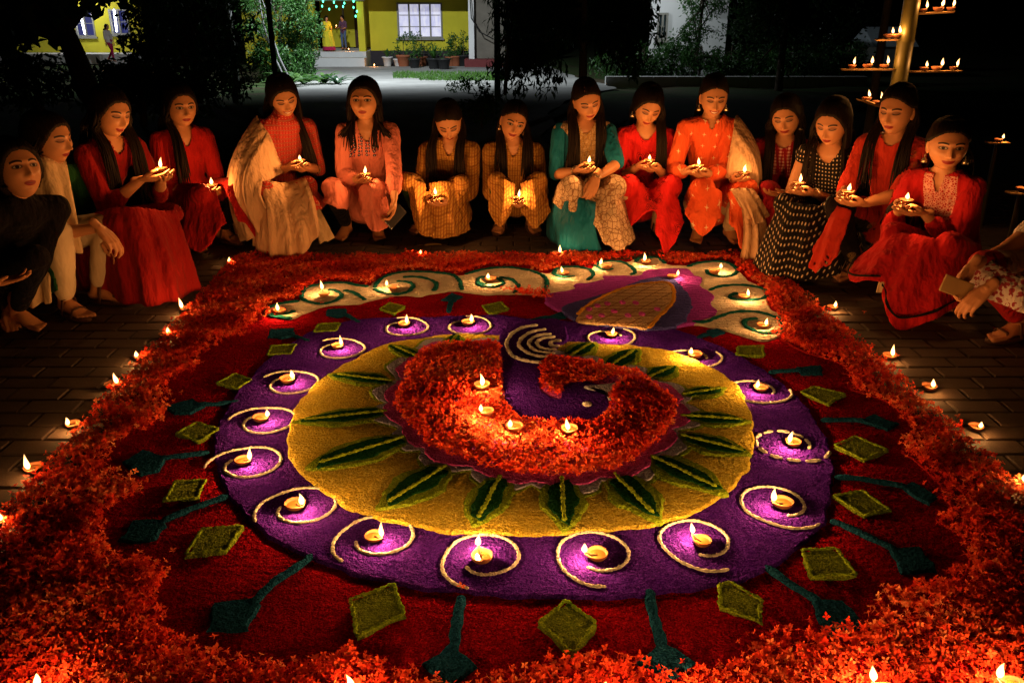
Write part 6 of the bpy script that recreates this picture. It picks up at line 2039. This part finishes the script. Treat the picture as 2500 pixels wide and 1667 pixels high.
def build_house():
    Y = 34.0
    X = lambda u: PY(u, 80, Y)[0]
    Zv = lambda v: PY(950, v, Y)[2]
    gnd = gz(Y) - .05
    o = empty("yellow_house", (0, 0, 0), "bright yellow house with white-lit window and open porch", "house")
    top = Zv(-24)
    pl = Zv(117)
    # wall with the window
    wall_with_holes("wall", X(850), X(1082), pl, top, Y, .22, [(X(914), X(1017), Zv(88), Zv(7))], M_YWALL, o)
    MB().box((X(846), Y - .06, gnd), (X(1084), Y + .25, pl - .003)).build("plinth", M_PLINTH, o, False)
    window(o, X(914), X(1017), Zv(88), Zv(7), Y, 4, M_CURTAIN, 2)
    # porch: pillar, back wall, side, floor and steps
    MB().box((X(832), Y - .9, Zv(118)), (X(847), Y - .6, top)).build("pillar", M_YWALL, o, False)
    MB().box((X(726), Y - .9, Zv(118)), (X(735), Y - .6, top)).build("pillar", M_YWALL, o, False)
    MB().box((X(560), Y - .003, gnd), (X(726), Y + .2, top)).build("side_wall", M_YWALL, o, False)
    wall_with_holes("porch_wall", X(715), X(852), Zv(114), top, Y + 1.9, .2, [(X(795), X(822), Zv(114), Zv(6))], M_YWALL, o)
    MB().box((X(795), Y + 1.95, Zv(113.7)), (X(822), Y + 2.0, Zv(6))).build("door", M_DOOR, o, False)
    MB().box((X(775), Y + 1.2, Zv(113.7)), (X(779), Y + 1.3, top)).build("door_post", M_FRAME, o, False)
    MB().box((X(718), Y - 1.1, gnd), (X(849), Y + 1.89, Zv(116))).build("porch_floor", M_STEP, o, False)
    MB().box((X(738), Y - 1.75, gnd - .02), (X(851), Y - 1.103, Zv(128))).build("step", M_STEP, o, False)
    MB().box((X(722), Y - .95, Zv(3)), (X(849), Y - .55, top + .01)).build("porch_beam", M_WWALL, o, False)
    MB().box((X(540), Y - 2.1, top), (X(1105), Y + 4, top + .14)).build("eave", M_ROOF, o, False)
    V = [(X(530), Y - 2.2, top + .15), (X(1115), Y - 2.2, top + .15), (X(1115), Y + 2.6, top + 1.6), (X(530), Y + 2.6, top + 1.6), (X(530), Y + 6.5, top + .15), (X(1115), Y + 6.5, top + .15)]
    MB().add(V, [(0, 1, 2, 3), (3, 2, 5, 4), (0, 3, 4), (1, 5, 2), (0, 4, 5, 1)]).build("roof", M_ROOF, o, False)
    # white pillar, shutter and its maroon base at the right
    MB().box((X(1081), Y - 1.6, gnd), (X(1093), Y - 1.2, top)).build("white_pillar", M_WWALL, o, False)
    MB().box((X(1094), Y - 1.35, gnd + .2), (X(1160), Y - 1.25, top)).build("shutter", plain("dusty_panel", (.17, .15, .12), .8, .2, .4, 2.5), o, False)
    MB().box((X(1072), Y - 2.0, gnd - .02), (X(1168), Y - 1.1, gnd + .33)).build("base_wall", M_MAROON, o, False)
    MB().add(*tube([(X(1086), Y - 1.75, Zv(-5)), (X(1088), Y - 1.8, Zv(40)), (X(1105), Y - 1.85, Zv(70)), (X(1135), Y - 1.85, Zv(86))], [.02] * 4, 6)).build("cable", plain("black_cable", (.015,) * 3, .6), o)
    # potted plants before the wall
    rng = np.random.default_rng(4)
    clay = plain("terracotta_pot", (.34, .11, .05), .8, .2); black = plain("black_pot", (.02, .02, .02), .6, .3); white = plain("white_pot", (.6, .6, .58), .7, .3)
    pots = [(888, 33.0, .20, white, "pale pot below the wall's left end", .6), (912, 32.6, .17, white, "small white pot left of the terracotta one", .35), (925, 32.4, .26, clay, "terracotta pot under the window's left side", .75), (950, 31.5, .22, black, "dark pot with bushy plant in front of the others", .85), (968, 33.0, .2, clay, "small terracotta pot under the window's middle", .8),
            (995, 31.0, .24, black, "black pot with tall upright grass", .95), (1018, 30.8, .24, black, "low black pot with bare twigs", .35), (1034, 33.0, .2, clay, "terracotta pot at the window's right corner", .8), (1046, 33.0, .22, clay, "reddish pot near the white pillar", .75), (1064, 33.0, .24, black, "pot with dark plant beside the white pillar", .8)]
    for i, (u, Yp, r, m, lab, h) in enumerate(pots):
        b = ground_at(u, Yp)
        p = empty("potted_plant", tuple(b), lab, "potted plant", "pots before the yellow house")
        MB().add(*lathe([(r * .62, -.03), (r * .68, .02), (r * .95, r * 1.35), (r * 1.06, r * 1.4), (r * 1.06, r * 1.6), (r * .9, r * 1.6), (r * .88, r * 1.45), (.01, r * 1.42)], 16)).build("pot", m, p)
        if i in (0, 5):
            t = blades(26, h * .8, .05, rng, .35, up=1.25); V = t.arr() + np.array([0, 0, r * 1.45])
            MB().add(V, t.f).build("foliage", L_FERN, p)
        else:
            cl = [(np.array([rng.normal(0, .13), rng.normal(0, .1), r * 1.5 + h * rng.random()]), .12) for _ in range(12)]
            V, F = leaves(cl, 22 if h > .4 else 5, .10, rng, 0)
            MB().add(V, F).build("foliage", L_GREEN, p, False)
            MB().add(*tube([(0, 0, r), (.02, 0, r * 1.5 + h * .9)], [.015, .006], 6)).build("stem", M_BARK, p)
    # string of green lights on the porch
    s = empty("light_string", (0, 0, 0), "drooping string of small green lights across the porch top", "string lights")
    ge = emit("green_bulb", (.10, 1.0, .55), 5.0)
    pts = [(798, 8), (803, 14), (812, 5), (820, 7), (824, 15), (836, 9), (838, 16), (848, 4), (848, 18), (852, 28), (849, 38)]
    pts = [(741 + (u - 741) * .96, v) for u, v in [(742, 4), (740, 15), (757, 22), (768, 6), (774, 16), (793, 8), (790, 16), (815, 4), (815, 18), (823, 27), (820, 38)]]
    W3 = [PY(u, v, Y - 1.0) for u, v in pts]
    MB().add(*tube(W3, [.006] * len(W3), 5)).build("wire", M_PLINTH, s)
    for p in W3:
        MB().add(*ellipsoid(p, (.028, .028, .045), nu=8, nv=6)).build("bulb", ge, s)
    # lamp that lights the house front: a hooded street lamp left of the drive
    lx, ly, lz = PY(770, 80, 22.5)[0], 22.5, 5.0
    lp = empty("street_lamp", (lx - 2.6, ly, gz(ly)), "hooded street lamp on a tall post left of the drive", "street lamp")
    MB().add(*tube([(0, 0, -.1), (0, 0, 3), (0, 0, lz + .9), (.5, 0, lz + 1.15), (2.3, 0, lz + 1.1)], [.06, .055, .045, .035, .03], 10)).build("post", plain("lamp_post_steel", (.2, .2, .2), .5), lp)
    MB().add(*lathe([(.05, .28), (.12, .22), (.26, .05), (.27, 0), (.25, .02), (.10, .18), (.01, .2)], 18)).build("hood", M_HOOD, lp, loc=(2.5, 0, lz + .9 - .0))
    MB().add(*ellipsoid((0, 0, 0), (.09, .09, .07))).build("bulb", M_TUBE, lp, loc=(2.5, 0, lz + .98))
    ld = bpy.data.lights.new("street_light", 'SPOT'); ld.energy = 4600; ld.color = (.86, .94, 1.0); ld.spot_size = math.radians(158); ld.spot_blend = .9; ld.shadow_soft_size = .12
    lo = bpy.data.objects.new("street_light", ld); COL.objects.link(lo); lo.parent = lp
    lo.location = (2.5, 0, lz + .86)
    lo.rotation_euler = Vector((0.05, .40, -1.0)).to_track_quat('-Z', 'Y').to_euler()

def build_left_house():
    Y = 36.0
    X = lambda u: PY(u, 80, Y)[0]
    Zv = lambda v: PY(150, v, Y)[2]
    gnd = gz(Y) - .05
    o = empty("yellow_house", (0, 0, 0), "yellow house with blue-lit windows behind the dark trees on the left", "house")
    top = Zv(-20)
    holes = [(X(177), X(221), Zv(85), Zv(24)), (X(258), X(300), Zv(80), Zv(22)), (X(-30), X(16), Zv(70), Zv(20))]
    wall_with_holes("wall", X(-140), X(330), Zv(121), top, Y, .2, holes, M_YWALL, o)
    for (a, b, c, d) in holes:
        window(o, a, b, c, d, Y, 2, M_BLUEWIN, 1)
    MB().box((X(-145), Y - 1.2, gnd), (X(335), Y + .3, Zv(121) - .003)).build("plinth", M_STEP, o, False)
    MB().box((X(-150), Y - 1.4, top), (X(340), Y + 4, top + .15)).build("eave", M_ROOF, o, False)
    V = [(X(-155), Y - 1.5, top + .16), (X(345), Y - 1.5, top + .16), (X(345), Y + 2.6, top + 1.6), (X(-155), Y + 2.6, top + 1.6), (X(-155), Y + 6.5, top + .16), (X(345), Y + 6.5, top + .16)]
    MB().add(V, [(0, 1, 2, 3), (3, 2, 5, 4), (0, 3, 4), (1, 5, 2), (0, 4, 5, 1)]).build("roof", M_ROOF, o, False)
    # tube lights: one under the eave, some standing in the windows
    for i, (u0, v0, u1, v1, w) in enumerate(((172, 1, 194, 1, "level under the eave of the left house"), (184, 30, 195, 78, "slanting in the left house's middle window"), (262, 24, 268, 72, "slanting in the left house's right window"), (0, 24, 6, 50, "slanting in the left house's window at the edge"))):
        a = PY(u0, v0, Y - (1.0 if i == 0 else .04)); b = PY(u1, v1, Y - (1.0 if i == 0 else .04))
        t = empty("tube_light", tuple((a + b) / 2), "white tube light " + w, "tube light", "tube lights of the left house")
        MB().add(*tube([a - (a + b) / 2, b - (a + b) / 2], [.035, .035], 8)).build("tube", M_TUBE, t)
        d = unit(b - a)
        off = np.array([0, .032, .02])
        MB().add(*tube([a - d * .04 - (a + b) / 2 + off, b + d * .04 - (a + b) / 2 + off], [.022, .022], 6)).build("batten", M_HOOD, t)
        if i == 0:
            ld = bpy.data.lights.new("tube_glow", 'POINT'); ld.energy = 110; ld.color = (.85, .92, 1.0); ld.shadow_soft_size = .2
            lo = bpy.data.objects.new("tube_glow", ld); COL.objects.link(lo); lo.parent = t; lo.location = (0, -.25, -.12)

def build_white_building():
    Y = 26.0
    X = lambda u: PY(u, 80, Y)[0]
    Zv = lambda v: PY(1540, v, Y)[2]
    gnd = gz(Y) - .05
    o = empty("white_building", (0, 0, 0), "white building with small window seen through the trees", "building")
    top = Zv(-30)
    hole = (X(1508), X(1532), Zv(92), Zv(30))
    wall_with_holes("wall", X(1494), X(1668), gnd, top, Y, .2, [hole], M_WWALL, o)
    window(o, *hole, Y, 2, plain("dark_glass", (.03, .05, .055), .15, .5), 1)
    MB().box((X(1492), Y - .03, gnd - .02), (X(1670), Y + .22, Zv(128))).build("plinth", plain("grey_plinth", (.3, .3, .3), .8), o, False)
    MB().box((X(1486), Y - .7, top), (X(1676), Y + 4, top + .14)).build("eave", M_ROOF, o, False)
    c = PY(1530, -24, Y - 1.6)  # added lamp above the view, put in to brighten wall and hedge
    t = empty("added_lamp", tuple(c), "added hooded lamp, out of view, lighting the white building and hedge", "wall lamp")
    MB().add(*lathe([(.03, .12), (.12, .04), (.13, 0), (.11, .02), (.02, .09)], 14)).build("hood", M_HOOD, t)
    MB().add(*ellipsoid((0, 0, .02), (.05, .05, .04))).build("bulb", M_TUBE, t)
    MB().add(*tube([(0, 1.6, .1), (0, .6, .22), (0, 0, .12)], [.015] * 3, 6)).build("bracket", M_HOOD, t)
    ld = bpy.data.lights.new("added_light", 'POINT'); ld.energy = 55; ld.color = (.86, .95, 1.0); ld.shadow_soft_size = .06
    lo = bpy.data.objects.new("added_light", ld); COL.objects.link(lo); lo.parent = t; lo.location = (0, -.05, -.05)
    # pale shed roof further right
    q = PY(2052, 100, 30)
    s = empty("shed", (q[0], 30, gz(30)), "small pale shed beyond the hedge left of the bamboo stand", "shed")
    g0 = gz(30)
    MB().box((-.55, 0, 0), (.55, 1.6, q[2] - g0 + .1)).build("wall", M_WWALL, s, False)
    V = [(-.75, -.3, q[2] - g0 - .1), (.75, -.3, q[2] - g0 - .1), (.75, .8, q[2] - g0 + .5), (-.75, .8, q[2] - g0 + .5), (-.75, 1.9, q[2] - g0 - .1), (.75, 1.9, q[2] - g0 - .1)]
    MB().add(V, [(0, 1, 2, 3), (3, 2, 5, 4), (0, 3, 4), (1, 5, 2), (0, 4, 5, 1)]).build("roof", plain("pale_tin", (.45, .52, .55), .5, .4), s, False)
    # low kerb wall before the hedge
    a, b = PY(1390, 176, 21.3), PY(1990, 176, 21.3)
    w = empty("low_wall", (0, 0, 0), "low pale wall running along the foot of the hedge", "wall")
    xs = np.linspace(a[0], b[0], 12)
    for i in range(11):
        MB().box((xs[i] + .008, 21.2, gz(21.3) - .06), (xs[i + 1] - .008, 21.4, a[2])).build("wall_block", M_STEP, w, False)

build_house(); build_left_house(); build_white_building()

# ------------------------------------------------------------------ people by the houses
C_YELLOW = mat_cloth("yellow_gown", (0.70, 0.62, 0.04))
C_HEM = mat_cloth("magenta_hem", (0.42, 0.02, 0.09))
C_PLUM = mat_cloth("plum_shirt", (0.10, 0.05, 0.10))
C_JEANS = mat_cloth("blue_jeans", (0.07, 0.12, 0.24))
def standing(label, u, vfeet, vhead, Y, face, cloth, legs, look, hand_up=True, **kw):
    f = PY(u, vfeet, Y); h = PY(u, vhead, Y)
    z0 = f[2]
    s = (h[2] - z0) / 1.62
    b = np.array([f[0], Y, z0])
    fwd, rgt = dirs(face)
    L = lambda x, y, z: b + (rgt * x + fwd * y + UP * z) * s
    hu = (unit(fwd), UP, 'cup') if hand_up else (-UP, rgt * -1, 'rest')
    sp = dict(label=label, group="people by the houses", base=(b[0], b[1]), z0=z0, face=face, scale=s, head=L(0, .02, 1.50), look=look, hs=1.0, pelvis=(0, 0, .90), kneeR=(.095, .02, .48), kneeL=(-.095, .02, .48),
              ankR=(.10, -.02, .085), ankL=(-.10, -.02, .085), handR=(L(.14, .26, 1.02) if hand_up else L(.24, .04, .80), *hu), handL=(L(-.14, .24, 1.0) if hand_up else L(-.24, .04, .80), *(hu if hand_up else (-UP, rgt, 'rest'))),
              cloth=cloth, legs=legs, cover=0.25, sleeve=1.2, shoes=M_SANDAL, neckline=(.04, .06), hair=(('back', 1, 8, .25), ('back', -1, 8, .25)), drop=0.0)
    sp.update(kw)
    return person(sp)
fl = [(.20, -.05, .95), (.18, .12, .97), (0, .15, .98), (-.18, .12, .97), (-.20, -.05, .95), (0, -.16, .95), (.20, -.05, .95)]
standing("woman in long yellow gown with magenta hem standing on the porch", 755, 117, 37, 33.2, 25, C_YELLOW, C_HEM, (20, 15, 0),
         panels=[(fl, [(.34, -.06, .22), (.30, .24, .20), (0, .30, .20), (-.30, .24, .20), (-.34, -.06, .22), (0, -.28, .22), (.34, -.06, .22)], dict(folds=8, amp=.02, cols=60, thick=.02))],
         cloths=[("hem_band", [(.34, -.06, .22), (.30, .24, .20), (0, .30, .20), (-.30, .24, .20), (-.34, -.06, .22), (0, -.28, .22), (.34, -.06, .22)], [(.36, -.06, .03), (.32, .26, .03), (0, .32, .03), (-.32, .26, .03), (-.36, -.06, .03), (0, -.30, .03), (.36, -.06, .03)], C_HEM, dict(folds=8, amp=.02, cols=60, thick=.015))])
standing("man in plum shirt and blue jeans standing in the porch", 791, 114, 36, 33.8, -20, C_PLUM, C_JEANS, (-30, 12, 0), leg_len=.98, hair=(), cover=.1)
standing("person in pale top and magenta leggings walking past the left house", 258, 142, 56, 33.5, 70, C_WHITE, C_HEM, (70, 0, 0), hand_up=False, kneeR=(.09, .18, .49), ankR=(.09, .20, .09), ankL=(-.09, -.28, .11), cover=.4)
q = PY(773, 64, 33.1)
diya(q, -1.5, "lit clay lamp held between the two people on the porch", "lamps by the houses", 4.0, scale=1.6)
for (u, v, Y, w) in ((801, 117, 33.2, "on the porch edge below the plum shirt"), (858, 120, 32.2, "at the foot of the porch pillar"), (237, 146, 31.0, "before the left house, below the walking person"), (346, 147, 31.0, "before the left house, right of the walking person"), (10, 139, 31.0, "before the left house at the picture's edge")):
    p = PY(u, v, Y)
    if Y < 33: p[2] = gz(Y) + .004
    diya(p, -1.4, "lit clay lamp " + w, "lamps by the houses", 4.0, scale=1.6)
